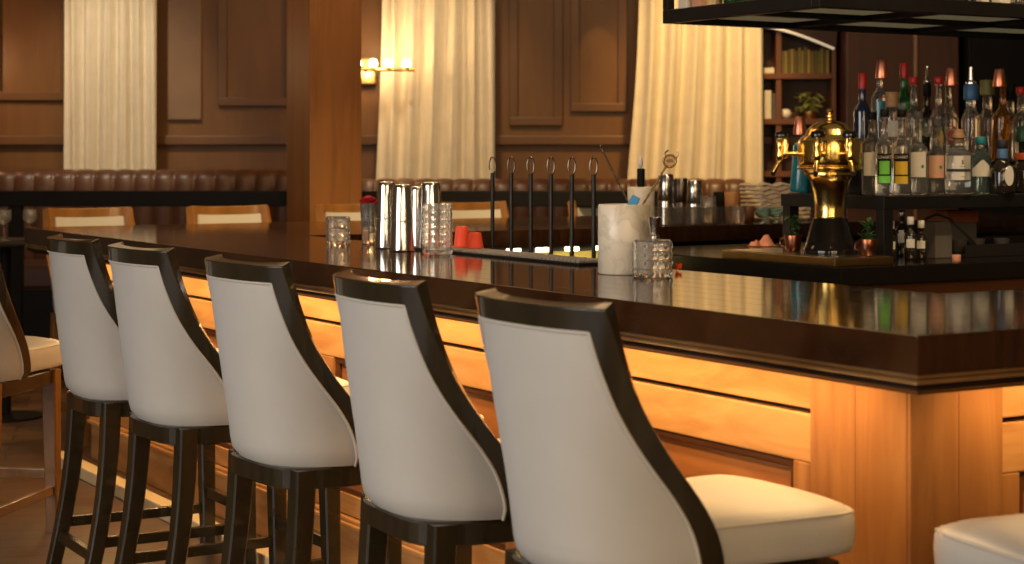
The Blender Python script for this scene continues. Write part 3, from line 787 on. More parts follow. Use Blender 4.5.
# hooked rods
t = thing('hook_rack','row of six black upright rods with looped hooks behind the bar','rack',W(3.33,5.40,0.0),TH)
MB().box(-0.02,0.02,-0.50,0.48,0.55,0.60,0.004).build('rail', M_black, t)
for y in (-0.40,0.38): MB().box(-0.015,0.015,y-0.015,y+0.015,0,0.55,0.003).build('stand', M_black, t)
for k in range(6):
    y = -0.345+0.134*k
    pts=[(0,y,0.60),(0,y,1.345)]
    lp=[(0.859*u_,y-0.512*u_,1.372+0.030*math.sin(q_)) for u_,q_ in [(0.012*math.cos(-PI/2+2*PI*0.84*q/18),-PI/2+2*PI*0.84*q/18) for q in range(19)]]
    r_ = MB().tube(pts,0.0075,8).build('rod', M_black, t)
    MB().tube(lp,0.0030,6).build('hook', M_dksteel, r_)

# ------------------------------------------------------------------ under-counter lit cooler on the far run
t = thing('bottle_cooler','lit under-counter cooler with a row of light modules behind the hooked rods','cooler',W(4.45,7.05,0),TH)
MB().box(-0.85,0.32,-0.07,0.085,0.0,0.80,0.006).build('body', M_blackm, t)
MB().box(-0.83,0.30,0.03,0.075,0.805,0.968,0.003).build('back_panel', mat('yellow_panel',(0.45,0.36,0.10),0.5,var=0.1), t)
MB().box(-0.85,0.32,-0.055,0.08,0.9705,0.9945,0.003).build('light_rail', M_blackm, t)
for k in range(7):
    x = -0.74+0.155*k
    MB().box(x-0.035,x+0.035,-0.068,-0.05,0.972,0.990,0.003).build('light_module', M_led, t)

# ================================================================== BACK-BAR ISLAND
IA, IB = 4.41, 5.06
t = thing('back_bar_counter','low black back-bar counter carrying the beer tower and bottles','counter',W(IA,IB,0),TH)
MB().prism([(0,0),(3.4,0),(3.4,1.58),(0,1.58)],0.93,1.0,0.005).build('top_slab', M_stone, t)
MB().prism([(0.04,0.04),(3.36,0.04),(3.36,1.54),(0.04,1.54)],0.0,0.93).build('body', M_fascia, t)
# drip tray
def IL(a,b,h=1.0002): return W(a,b,h)
t = thing('drip_tray','brass-edged wooden drip tray under the gold beer tower','tray',W(4.415,5.10,1.0003),TH)
MB().box(0,0.285,0,0.68,0,0.030,0.004).build('tray_rim', M_brassd, t)
MB().box(0.012,0.273,0.012,0.668,0.030,0.0335,0.001).build('grate', M_steel, t)
ZD = 1.0342
# beer tower
TX = P_(830,6.93,ZD)
t = thing('beer_tower','polished gold beer tower with black base and side taps','beer tower',TX,0); t.scale = (0.985,0.985,0.965)
MB().lathe([(0.104,0),(0.106,0.008),(0.104,0.022),(0.096,0.030),(0.092,0.05),(0.078,0.10),(0.068,0.132),(0.066,0.140),(0,0.141)],48).build('base', mat('black_lacquer',(0.008,0.007,0.006),0.08,var=0.1,coat=0.6), t)
MB().lathe([(0.06,0.141),(0.061,0.15),(0.058,0.16),(0.0605,0.20),(0.066,0.245),(0.076,0.285),(0.092,0.308),(0.098,0.312),(0.098,0.320),(0.106,0.326),(0.116,0.332),(0.116,0.344),(0.121,0.350),(0.124,0.36),(0.1245,0.43),(0.121,0.447),(0.114,0.452),(0.112,0.456),(0.10,0.464),(0.094,0.470),(0.088,0.488),(0.072,0.505),(0.05,0.518),(0.022,0.526),(0.010,0.528),(0.010,0.534),(0.016,0.540),(0.016,0.546),(0.009,0.550),(0.014,0.557),(0.015,0.565),(0.009,0.573),(0,0.575)],56).build('brass_body', M_brass, t, sharp=30)
MB().tube([(0.122*math.cos(2*PI*k/48),0.122*math.sin(2*PI*k/48),0.338) for k in range(48)],0.006,8,close=True).build('ring', M_brass, t)
for az in (math.radians(180),math.radians(246),math.radians(283)):
    mb = MB()
    mb.tube([(0.120,0,0.395),(0.150,0,0.395),(0.185,0,0.397)],[0.014,0.010,0.012],14)
    mb.lathe([(0.008,0.365),(0.013,0.37),(0.014,0.39),(0.011,0.405),(0.014,0.42),(0.013,0.44),(0.009,0.455)],18,(0.195,0,0))
    mb.lathe([(0.006,0.375),(0.012,0.38),(0.013,0.40),(0.010,0.41),(0.013,0.43),(0.010,0.452)],14,(0.172,0,0))
    mb.tube([(0.19,0,0.375),(0.208,0,0.345),(0.219,0,0.322)],[0.011,0.010,0.009],14)
    fo = mb.build('faucet', M_brass, t); fo.rotation_euler=(0,0,az)
    sp = MB().tube([(0.214,0,0.332),(0.224,0,0.308)],[0.0095,0.008],14).build('spout', M_blackm, fo)
    kb = MB().lathe([(0.012,0.452),(0.026,0.456),(0.029,0.468),(0.024,0.480),(0.008,0.485),(0,0.4855)],22,(0.186,0,0)).build('tap_knob', mat('black_knob',(0.01,0.009,0.009),0.12,var=0.1,coat=0.5), fo)

# bottle riser (frame) on the island
RA, RB = 4.79, 5.25
t = thing('bottle_riser','black steel riser shelf carrying the front bottles','shelf',W(RA,RB,1.0003),TH)
MB().prism([(0,0),(3.0,0),(3.0,0.62),(0,0.62)],0.200,0.250,0.003).build('shelf_top', M_black, t)
MB().prism([(0.02,0.013),(2.98,0.013),(2.98,0.6),(0.02,0.6)],0.2505,0.254,0.001).build('glass_top', M_smoke, t)
for x,y in ((0.0,0.0),(0.0,0.56),(1.5,0),(2.94,0),(2.94,0.56)): MB().box(x,x+0.048,y,y+0.048,0,0.2,0.003).build('post', M_black, t)
t = thing('bottle_step','raised black step on the riser carrying the rear bottles','shelf',W(RA+0.07,RB+0.28,1.2546),TH)
MB().box(0,2.75,0,0.24,0,0.13,0.004).build('step', M_black, t)
ZR = 1.2550; ZS = 1.3850

# ------------------------------------------------------------------ bottles
def bottle(name, label, loc, r, hb, hs, rn, hn, body, cap=None, capm=None, n=2.0, lab=None, group=None, rz=0.0, text=None, cat='bottle'):
    """r body radius, hb body height, hs shoulder height, rn neck radius, hn neck height"""
    t = thing(name, label, cat, loc, rz, group)
    H = hb+hs+hn
    pr = [(r*0.86,0.0),(r*0.97,0.004),(r,0.012),(r,hb)]
    for k in range(1,7):
        u=k/6; pr.append((rn+(r-rn)*(0.5+0.5*math.cos(PI*u))**0.9, hb+hs*u))
    pr += [(rn,H-0.016),(rn+0.002,H-0.014),(rn+0.002,H-0.004),(rn,H)]
    pr += [(0,H)]
    MB().lathe(pr,28,n=2.0 if n==2.0 else n).build('glass_body', body, t)
    if cap == 'jigger':
        MB().lathe([(rn+0.014,0),(rn+0.015,0.004),(rn+0.005,0.072),(rn+0.003,0.076),(0,0.076)],24,(0,0,H-0.022)).build('cap', M_copper, t)
        t.children[-1].rotation_euler=(0,random.uniform(-0.08,0.08),0)
    elif cap == 'pourer':
        MB().lathe([(rn*0.9,0),(rn*1.15,0.004),(rn*1.15,0.012),(rn*0.5,0.02),(rn*0.42,0.075),(0,0.076)],16,(0,0,H+0.0002)).build('pourer', M_steel, t)
        if capm: MB().lathe([(rn+0.0025,0),(rn+0.004,0.003),(rn+0.004,0.05),(0.003,0.05)],20,(0,0,H-0.052)).build('collar', capm, t)
    elif cap == 'capsule':
        MB().lathe([(rn+0.0025,0),(rn+0.0028,0.002),(rn+0.0028,0.060),(rn+0.001,0.064),(0,0.064)],22,(0,0,H-0.058)).build('capsule', capm, t)
    elif cap == 'wide':
        MB().lathe([(rn+0.010,0),(rn+0.011,0.003),(rn+0.011,0.062),(rn+0.009,0.065),(0,0.065)],26,(0,0,H-0.03)).build('cap', capm, t)
    elif cap == 'short':
        MB().lathe([(rn+0.003,0),(rn+0.0045,0.002),(rn+0.0045,0.028),(rn+0.003,0.030),(0,0.030)],22,(0,0,H-0.008)).build('cap', capm, t)
    elif cap == 'cork':
        MB().lathe([(rn*0.9,0),(rn*0.9,0.012),(rn*1.45,0.014),(rn*1.45,0.032),(rn*1.2,0.034),(rn*1.15,0.052),(0,0.053)],20,(0,0,H+0.0002)).build('stopper', M_cork, t)
        MB().tube([((rn*1.47)*math.cos(2*PI*k/20),(rn*1.47)*math.sin(2*PI*k/20),H+0.016) for k in range(20)],0.003,6,close=True).build('stopper_band', M_ink, t)
    for L in (lab or []):
        kind,z0,z1,wd,m = L[:5]; yaw = L[5] if len(L)>5 else 0.0; rr=r+0.0008+0.0011*lab.index(L)
        nd = 'label'
        if kind == 'wrap':
            g=[]; 
            for i in range(13):
                a=(i/12-0.5)*wd/rr+yaw; g.append([(rr*math.sin(a),-rr*math.cos(a),z) for z in (z0,z1)])
            MB().sheet(g,-0.0007).build('label', m, t, sharp=60)
        elif kind == 'disc':
            g=MB(); zc=(z0+z1)/2; R0=(z1-z0)/2
            c=g.bm.verts.new((rr*math.sin(yaw),-rr*math.cos(yaw),zc)); ring=[]
            for k in range(28):
                dx=wd/2*math.cos(2*PI*k/28); dz=R0*math.sin(2*PI*k/28); a=dx/rr+yaw
                ring.append(g.bm.verts.new((rr*math.sin(a),-rr*math.cos(a),zc+dz)))
            f=g.bm.faces.new(ring[::-1]); g.bm.verts.remove(c)
            e=bmesh.ops.extrude_face_region(g.bm,geom=[f]); vv=[x for x in e['geom'] if isinstance(x,bmesh.types.BMVert)]
            for v in vv: v.co.x*=1+0.0007/rr; v.co.y*=1+0.0007/rr
            g.build('label', m, t, sharp=60)
        elif kind == 'flag':   # label with peaked top
            g=[]
            for i in range(13):
                u=i/12-0.5; a=u*wd/rr+yaw; pk=0.35+0.65*(1-abs(u-0.12)/0.62)
                g.append([(rr*math.sin(a),-rr*math.cos(a),z) for z in (z0,z0+(z1-z0)*min(1,pk))])
            MB().sheet(g,-0.0007).build('label', m, t, sharp=60)
    for T in (text or []):
        wrap_text(T[0],T[1],r+0.0022,T[2],T[3],t,T[4] if len(T)>4 else 0.0)
    return t
def ripx(px,b,h):
    rx=(px-512)/1816; z=b/(CA-SA*rx); return Vector((rx*z,z,h))
FG='front row of bottles on the riser'; RG='rear row of bottles on the raised step'
# front row
B1 = 5.30
def face(px): return -math.atan((px-512)/1816)     # labels turned roughly to the bar front
bottle('liquor_bottle','clear bottle with narrow cream label at the left end of the front row',ripx(872,B1+0.06,ZR),0.040,0.19,0.05,0.014,0.06,M_smoke,'short',M_blackm,lab=[('wrap',0.075,0.165,0.050,M_paper,-0.25)],group=FG,rz=face(874))
bottle('liqueur_bottle','clear bottle with bright green label in front row, left of the yellow-labelled one',ripx(884.5,B1-0.025,ZR),0.0365,0.185,0.05,0.013,0.075,M_glass,'short',M_blackm,group=FG,rz=face(884),
       lab=[('wrap',0.045,0.160,0.054,M_brn_l),('wrap',0.081,0.132,0.040,M_green_l),('wrap',0.047,0.075,0.048,M_green_l)])
bottle('liqueur_bottle','clear bottle with yellow label in the front row',ripx(901.5,B1-0.005,ZR),0.0365,0.185,0.05,0.013,0.075,M_glass,'short',M_blackm,group=FG,rz=face(899),
       lab=[('wrap',0.045,0.160,0.062,M_brn_l),('wrap',0.079,0.130,0.050,M_gold_y),('wrap',0.043,0.073,0.052,M_gold_y)])
bottle('gin_bottle','clear bottle with tall cream label and small green print in the front row',ripx(918.5,B1+0.04,ZR),0.0365,0.175,0.03,0.014,0.10,M_glass,'short',M_grey,n=2.0,group=FG,rz=face(918),
       lab=[('wrap',0.068,0.166,0.063,M_paper),('disc',0.103,0.117,0.012,mat('green_print',(0.05,0.22,0.06),0.6),0.42)])
bottle('gin_bottle','clear bottle with peach label beside the wide white-labelled bottle',ripx(936.5,B1+0.055,ZR),0.0365,0.160,0.03,0.014,0.09,M_smoke,'short',M_grey,group=FG,rz=face(936),
       lab=[('wrap',0.064,0.153,0.066,M_pink_l),('disc',0.100,0.114,0.014,mat('green_print',(0.05,0.22,0.06),0.6),0.45)])
tW = bottle('tequila_bottle','wide clear bottle with two-part white label and cork stopper in the front row',ripx(958.5,B1-0.01,ZR),0.054,0.155,0.038,0.016,0.012,M_glass,'cork',None,n=2.6,group=FG,rz=face(958),
       lab=[('wrap',0.098,0.152,0.104,M_paper),('wrap',0.056,0.092,0.104,M_paper),('wrap',0.089,0.100,0.104,M_ink)])
bottle('tequila_bottle','teal-tinted bottle with teal cap and peaked white label',ripx(980.5,B1+0.065,ZR),0.043,0.130,0.055,0.018,0.022,M_tealgl,'short',M_teal_c,group=FG,rz=face(980),
       lab=[('flag',0.068,0.138,0.080,M_paper)])
bottle('tequila_bottle','dark round bottle with oval white label and blue neck band',ripx(1002.5,B1-0.02,ZR),0.052,0.085,0.055,0.019,0.055,M_dkglass,'short',M_ink,group=FG,rz=face(1002),
       lab=[('disc',0.032,0.112,0.042,M_paper,0.55)])
bottle('liqueur_bottle','dark bottle with green cap and orange-red neck band at the right edge',ripx(1024,B1+0.08,ZR),0.050,0.09,0.06,0.022,0.09,M_dkglass,'wide',mat('green_cap',(0.01,0.06,0.02),0.4),group=FG,rz=face(1022))
# bands on the last two necks
for o in list(C.objects):
    if o.get('label') == 'dark bottle with green cap and orange-red neck band at the right edge':
        MB().lathe([(0.036,0),(0.037,0.002),(0.037,0.026),(0.036,0.028),(0.02,0.028),(0.02,0)],26,(0,0,0.135),cap=False).build('neck_band', mat('orange_band',(0.55,0.09,0.03),0.4), o)
    if o.get('label') == 'dark round bottle with oval white label and blue neck band':
        MB().lathe([(0.0205,0),(0.021,0.002),(0.021,0.036),(0.0205,0.038),(0.015,0.038),(0.015,0)],26,(0,0,0.142),cap=False).build('neck_band', mat('blue_band',(0.07,0.17,0.32),0.5), o)
# lettering that can be read
for o in list(C.objects):
    lb = o.get('label','')
    if lb.startswith('clear bottle with bright green label'): wrap_text('CHART',0.0165,0.0402,0.146,M_paper,o,0.06)
    if lb.startswith('clear bottle with yellow label'): wrap_text('CHART',0.0165,0.0402,0.146,M_paper,o,0.0)
    if lb.startswith('wide clear bottle with two-part'):
        q=MB(); 
        for (u,z,w,h) in ((0.016,0.127,0.006,0.018),(0.016,0.110,0.020,0.0022),(-0.036,0.070,0.006,0.016),(0.018,0.070,0.016,0.002)):
            a=u/0.056; c=Vector((0.0562*math.sin(a),-0.0562*math.cos(a),z)); q.mbox(Matrix.Translation(c)@Matrix.Rotation(a,4,'Z'),(w,0.0006,h))
        q.build('print', M_grey, o)
# rear row on the step
B2 = 5.645
def rear(px,label,topy,r,body,cap,capm,rn=0.0135,**k):
    p = ripx(px,B2+k.pop('db',0),ZS); z=p.y; top=1.41+(155-topy)*z/1816
    extra={'jigger':0.054,'pourer':0.076,'capsule':0.006,'wide':0.035,'short':0.022,None:0,'cork':0.053}[cap]
    H = top-ZS-extra; hb=k.pop('hb',H*0.55); hs=k.pop('hs',H*0.16)
    return bottle(k.pop('name','liquor_bottle'),label,p,r,hb,hs,rn,H-hb-hs,body,cap,capm,group=RG,rz=face(px),**k)
rear(862.5,'dark navy bottle with red capsule at the left end of the rear row',73,0.036,M_navy,'capsule',M_red,rn=0.0145,hb=0.20,hs=0.045,name='wine_bottle',db=-0.055)
rear(882,'clear bottle in the rear row wearing the leftmost copper cone above a teal collar',60,0.038,M_glass,'jigger',None,lab=[('wrap',0.17,0.25,0.06,M_teal_c)],hb=0.26,hs=0.05,db=0.065)
rear(892,'clear bottle behind the yellow and green labels, AMP lettering',92,0.040,M_glass,'wide',M_cork,lab=[('wrap',0.10,0.165,0.07,M_paper)],hb=0.20,hs=0.04,rn=0.016,db=-0.055)
rear(904,'green glass bottle with bright red capsule in the rear row',63,0.034,M_green,'capsule',M_red,hb=0.24,hs=0.07,rn=0.0145,name='wine_bottle',db=0.065)
rear(913.5,'clear slim bottle with small red cap left of the metal pourer',77,0.034,M_glass,'short',M_red,db=-0.055)
rear(927,'dark bottle with metal pourer and printed concentric rings',66,0.036,M_dkglass,'pourer',M_blackm,db=0.065)
rear(938.5,'clear bottle with small red cap and pineapple print on its label',77,0.034,M_glass,'short',M_red,lab=[('disc',0.055,0.135,0.044,mat('pineapple_print',(0.55,0.32,0.06),0.6)),('disc',0.125,0.150,0.030,mat('pineapple_crown',(0.12,0.28,0.06),0.6))],db=-0.055)
rear(951.5,'clear bottle in the rear row with copper cone and round red label',68,0.038,M_glass,'jigger',None,lab=[('disc',0.075,0.150,0.066,M_red_l),('disc',0.088,0.137,0.042,mat('label_ring',(0.60,0.42,0.25),0.6)),('disc',0.094,0.131,0.034,M_red_l)],hb=0.17,hs=0.10,db=0.065)
rear(971,'clear bottle with wide blue cap and chrome pourer above',67,0.040,M_glass,'pourer',None,rn=0.020,db=-0.055)
rear(987.5,'clear bottle with wide olive cap in the rear row',80,0.038,M_glass,'wide',M_olive_c,rn=0.021,db=0.065)
rear(999.5,'amber bottle with the rightmost copper cone',69,0.036,M_amber,'jigger',None,db=-0.055)
rear(1010.5,'clear bottle with black cap near the right edge',85,0.040,M_glass,'wide',M_blackm,rn=0.018,db=0.065)
rear(1020.5,'clear bottle with red cap at the right edge of the rear row',87,0.036,M_glass,'short',M_red,rn=0.015,db=-0.055)
for o in list(C.objects):
    lb = o.get('label','')
    if lb.startswith('dark bottle with metal pourer'):
        q=MB()
        for rad in (0.006,0.011,0.016,0.021):
            q.tube([(0.0368*math.sin(rad*math.cos(2*PI*k/24)/0.0368),-0.0368*math.cos(rad*math.cos(2*PI*k/24)/0.0368),0.125+rad*math.sin(2*PI*k/24)) for k in range(24)],0.0010,5,close=True)
        q.build('ring_print', M_paper, o)
    if lb.startswith('clear bottle with wide blue cap'):
        H = max(v.co.z for v in o.children[0].data.vertices)
        MB().lathe([(0.030,0),(0.031,0.003),(0.031,0.060),(0.029,0.063),(0.012,0.063)],26,(0,0,H-0.062)).build('cap', M_blue_c, o)
    if lb.startswith('clear bottle behind the yellow'):
        wrap_text('AMP',0.022,0.0418,0.205,M_ink,o)
# teal bottle with copper cone behind the tower
t = bottle('liquor_bottle','teal bottle with copper cone standing behind the beer tower',P_(800,7.50,1.2550),0.042,0.19,0.035,0.014,0.035,M_teal,'jigger',None)
# mule mugs with mint on the tray/under the riser
def mug(px,z,h,lab):
    t = thing('copper_mug',lab,'mug',P_(px,z,h),random.uniform(0,3))
    MB().lathe(cup_prof(0.028,0.036,0.062,0.002,0.004),28).build('cup', M_copperd, t)
    MB().tube([(0.033,0,0.05),(0.055,0,0.045),(0.056,0,0.022),(0.032,0,0.014)],0.0035,8).build('handle', M_copperd, t)
    q=MB(); rnd=random.Random(px)
    for k in range(26):
        a=rnd.uniform(0,6.28); r=rnd.uniform(0,0.03); zz=rnd.uniform(0.055,0.135)
        m=Matrix.Translation((r*math.cos(a),r*math.sin(a),zz))@Matrix.Rotation(a,4,'Z')@Matrix.Rotation(rnd.uniform(-0.9,0.9),4,'Y')
        p=[m@Vector(v) for v in ((-0.018,0,0),(0,0.011,0.004),(0.018,0,0),(0,-0.011,0.004))]
        q.loft([[x-Vector((0,0,0.0012)) for x in p],p])
    q.tube([(0,0,0.005),(0.004,0,0.11)],0.002,6)
    q.build('mint_sprig', M_mint, t)
    return t
mug(793,7.13,ZD,'copper mug with mint at the left of the beer tower base')
mug(868,6.80,ZD,'copper mug with mint at the right of the beer tower base')
# peach napkin on the tray
g=[]
for i in range(13):
    col=[]
    for j in range(9):
        u=i/12-0.5; v=j/8-0.5
        z=0.022+0.020*math.sin(9*u+2*v)+0.014*math.cos(11*v+5*u); e=max(abs(u),abs(v))*2
        col.append((u*0.11,v*0.08,max(0.003,z*(1-e**4))))
    g.append(col)
o=MB().sheet(g,0.002).build('napkin', M_peach, sharp=70); place(o,P_(762,8.15,1.0005),0.3); tag(o,'crumpled peach napkin behind the left end of the drip tray','napkin')

# below the riser, on the island counter
for i,(px,z,s,lab) in enumerate(((891,7.05,1.0,'small dark bitters bottle with white label, leftmost under the riser'),(902,7.35,1.25,'taller bitters bottle with gleaming cap, at the back under the riser'),(910.5,7.05,1.12,'small bitters bottle with white label, in the middle of three under the riser'),(921,7.1,1.0,'small bitters bottle with white label and bright tip, nearest the grey box'))):
    bottle('bitters_bottle',lab,P_(px,z,1.0003),0.023*s**0.5,0.085*s,0.022*s,0.009,0.025*s,M_dkglass,'short',M_paper if i!=1 else M_steel,lab=[('wrap',0.045*s,0.075*s,0.034,M_paper)],group='bitters bottles under the riser',rz=face(px))
o=MB().box(-0.045,0.045,-0.05,0.05,0,0.145,0.004).build('storage_box', M_grey); place(o,P_(935,7.25,1.0003),TH); tag(o,'upright grey box beside the bitters bottles','box')
o=MB().box(-0.09,0.09,-0.06,0.06,0,0.05,0.004).build('napkin_box', M_boxbr); place(o,P_(953,7.74,1.0003)+Vector((0,0,0.125)),TH); tag(o,'terracotta box lying on a grey carton under the riser','box')
o=MB().box(-0.085,0.085,-0.055,0.055,0,0.1245,0.004).build('carton', M_grey); place(o,P_(953,7.74,1.0003),TH); tag(o,'grey carton supporting the terracotta box under the riser','box')
t=thing('rubber_tray','black rubber service tray under the riser at right','tray',W(5.35,5.235,1.0003),TH)
MB().box(-0.08,0.42,0.07,0.34,0,0.012,0.004).build('tray_floor', M_rubber, t)
MB().box(-0.08,0.42,0.065,0.072,0.0,0.05,0.002).box(-0.08,0.42,0.338,0.345,0,0.05,0.002).build('tray_wall', M_rubber, t)
for ca,cb,lab in ((5.33,5.40,'grey cup in the black service tray, left one'),(5.45,5.42,'grey cup in the black service tray, middle one'),(5.57,5.40,'grey cup in the black service tray, right one')):
    o=MB().lathe(cup_prof(0.024,0.034,0.055,0.003,0.005),24).build('cup', M_grey); o.location=W(ca,cb,1.0126); tag(o,lab,'cup','grey cups in the service tray')
o=MB().tube([(0,0,0.0),(0.05,0.01,0.02),(0.10,0,0.0),(0.16,-0.01,-0.06),(0.20,0,-0.10)],0.005,8).build('cable', M_blackm); place(o,P_(925,7.20,1.155),0); tag(o,'black cable drooping below the riser','cable')
o=MB().lathe([(0.015,0),(0.017,0.002),(0.017,0.026),(0.015,0.028),(0,0.028)],20).build('tealight', M_peach); place(o,P_(956.5,6.96,1.0003)); tag(o,'small peach candle on the counter in front of the black tray','candle')

# ------------------------------------------------------------------ far counter clutter
ZF = ZT_
def far(px,b): 
    return ripx(px,b,ZF)
def ftin(px,b,r,topy,lab,m=M_steel):
    p=far(px,b); h=1.41+(155-topy)*p.y/1816-ZF
    t=thing('shaker_tin',lab,'cocktail shaker',p,0,'shaker tins on the far counter')
    MB().lathe([(r-0.002,0),(r+0.001,0.002),(r*0.93,h*0.45)],28).build('lower_tin', m, t); MB().lathe([(r*0.9,h*0.452),(r*0.93,h*0.46),(r*0.80,h-0.008),(r*0.7,h),(0,h-0.002)],28).build('upper_tin', m, t)
ftin(666,7.32,0.045,174,'bright steel shaker tin on the far counter next to the spoon emblem')
ftin(680.5,7.42,0.045,178,'dull steel shaker tin between two brighter ones on the far counter', mat('dull_steel',(0.22,0.19,0.16),0.3,1.0))
ftin(694.5,7.30,0.045,180,'bright steel shaker tin right of the dull one on the far counter')
def fglass(px,b,r,topy,lab,m=M_glass,name='drinking_glass',cat='glass',solid=False,r0=None):
    p=far(px,b); h=1.41+(155-topy)*p.y/1816-ZF
    pr=cup_prof(r0 or r*0.88,r,h)
    o=MB().lathe(pr,28).build(name,m); place(o,p); tag(o,lab,cat); return o
fglass(708,7.22,0.040,196,'clear glass on the far counter right of the steel tins')
fglass(721,7.45,0.040,192,'black cup on the far counter',M_blackm,'black_cup','cup')
fglass(731.5,7.36,0.036,192,'amber tapered cup beside the black cup on the far counter',mat('amber_plastic',(0.42,0.20,0.07),0.35,var=0.1),'amber_cup','cup')
fglass(737,7.16,0.045,206,'clear tumbler in front of the amber cup on the far counter')
fglass(747,7.28,0.040,206,'brown cup between tumbler and stacked bowls on the far counter',mat('brown_plastic',(0.16,0.06,0.03),0.4),'brown_cup','cup')
t=thing('glass_tray','dark translucent tray holding low glasses on the far counter','tray',W(0,0,0)+far(700,7.2),TH)
MB().box(-0.24,0.14,-0.075,-0.068,0,0.085,0.002).box(-0.24,0.14,0.045,0.052,0,0.085,0.002).build('wall', M_smoke, t)
MB().box(-0.24,0.14,-0.067,0.044,0,0.004).build('tray_floor', M_smoke, t)
t=thing('paper_basket','white woven basket on the far counter behind the beer tower','basket',far(776,7.42),TH)
q=MB()
for k in range(9):
    z=0.016+k*0.021; w=0.155+0.002*k; d=0.08
    for s in (-1,1):
        q.tube([(-w+2*w*e/24,s*(d+0.004*math.sin(e*1.6+PI*k)),z+0.006*math.sin(e*0.8+1.5*k)) for e in range(25)],0.0075,6)
        q.tube([(s*w,-d,z),(s*w,0,z),(s*w,d,z)],0.0085,6)
q.build('woven_wall', mat('woven_white',(0.55,0.46,0.33),0.7,var=0.15), t)
MB().box(-0.15,0.15,-0.075,0.075,0,0.012,0.003).build('floor_panel', mat('woven_white',(0.55,0.46,0.33),0.7), t)
for px,lab in ((763,'teal glass bowl in front of the woven basket'),(776,'teal footed glass right of the teal bowl')):
    o=MB().lathe([(0.022,0),(0.022,0.004),(0.006,0.010),(0.006,0.02),(0.034,0.035),(0.044,0.075),(0.042,0.075),(0.030,0.038),(0,0.03)],24).build('glass_bowl', M_tealgl); place(o,far(px,7.14)); tag(o,lab,'glass bowl')

# ================================================================== OVERHEAD RACK
t = thing('overhead_rack','black hanging overhead bottle rack with frosted underside panels','rack',W(4.30,5.05,1.943),TH)
RL,RD = 3.4,0.97
fr = MB()
for y in (0,RD-0.045): fr.box(0,RL,y,y+0.045,0,0.055,0.003)
for x in (0,RL-0.045): fr.box(x,x+0.045,0.0455,RD-0.0455,0,0.055,0.003)
fr.build('frame', M_black, t)
cb = MB()
cb.box(0.046,RL-0.046,RD/2-0.0225,RD/2+0.0225,0.004,0.045,0.003)
cb.build('long_crossbar', M_black, t)
for k in range(1,5): MB().box(k*0.68-0.02,k*0.68+0.02,0.046,RD/2-0.023,0.006,0.045,0.003).box(k*0.68-0.02,k*0.68+0.02,RD/2+0.023,RD-0.046,0.006,0.045,0.003).build('crossbar', M_black, t)
MB().box(0.05,RL-0.05,0.05,RD-0.05,0.046,0.052).build('shelf_panel', M_blackm, t)
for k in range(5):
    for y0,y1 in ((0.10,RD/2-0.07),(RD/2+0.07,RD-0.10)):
        x0=k*0.68+0.10; MB().box(x0,x0+0.48,y0,y1,0.020,0.030,0.002).build('frosted_panel', M_frost_glow, t)
for x,y in ((0,0.0),(0,RD-0.035),(RL-0.035,0),(RL-0.035,RD-0.035)): MB().box(x,x+0.035,y,y+0.035,0.055,2.2,0.003).build('hanger_post', M_black, t)
ZRK = 1.943+0.0525
def rk(px,b): return ripx(px,b,ZRK)
def box_item(px,b,w,d,h,m,name,lab,cat): 
    o=MB().box(-w/2,w/2,-d/2,d/2,0,h,0.004).build(name,m); place(o,rk(px,b),TH); tag(o,lab,cat)
box_item(688,5.88,0.055,0.06,0.22,M_paper,'cream_carton','cream carton at the left end of the overhead rack','carton')
box_item(703,5.80,0.07,0.06,0.20,M_pink_l,'peach_carton','peach carton beside the cream one on the overhead rack','carton')
o=MB().lathe([(0.03,0),(0.034,0.003),(0.034,0.03),(0.032,0.032),(0,0.03)],24).build('candle', mat('candle_wax',(0.70,0.45,0.20),0.5,var=0.05)); place(o,rk(714,5.75)); tag(o,'low amber candle on the overhead rack left of the green bottle','candle')
bottle('liquor_bottle','green bottle on the overhead rack near its left end',rk(733,5.6),0.038,0.17,0.05,0.014,0.07,M_green,'short',M_blackm)
bottle('liquor_bottle','second green bottle on the overhead rack, toward the corner',rk(747,5.52),0.038,0.17,0.05,0.014,0.07,M_green,'short',M_blackm)
bottle('liquor_bottle','clear bottle on the overhead rack just right of its near corner',rk(884,5.20),0.038,0.17,0.05,0.014,0.07,M_glass,'short',M_blackm)
box_item(938,5.20,0.075,0.06,0.22,M_paper,'cream_carton','wide cream carton on the overhead rack right of the clear bottle','carton')
bottle('liquor_bottle','dark green bottle on the overhead rack between cream cartons, left one',rk(957,5.20),0.030,0.17,0.05,0.014,0.07,M_green,'short',M_blackm)
bottle('liquor_bottle','dark brown bottle on the overhead rack between cream cartons, right one',rk(969,5.22),0.028,0.17,0.05,0.014,0.07,M_dkglass,'short',M_blackm)
box_item(981,5.20,0.04,0.05,0.22,M_paper,'cream_carton','narrow cream carton between dark bottles on the overhead rack','carton')
bottle('liquor_bottle','slim dark bottle between the two right cream cartons on the overhead rack',rk(991,5.27),0.020,0.17,0.05,0.010,0.07,M_dkglass,'short',M_blackm)
box_item(1001,5.19,0.055,0.05,0.22,M_paper,'cream_carton','rightmost cream carton on the overhead rack','carton')
bottle('liquor_bottle','clear round decanter at the right edge of the overhead rack',rk(1018,5.22),0.05,0.09,0.05,0.016,0.07,M_glass,'short',M_steel)

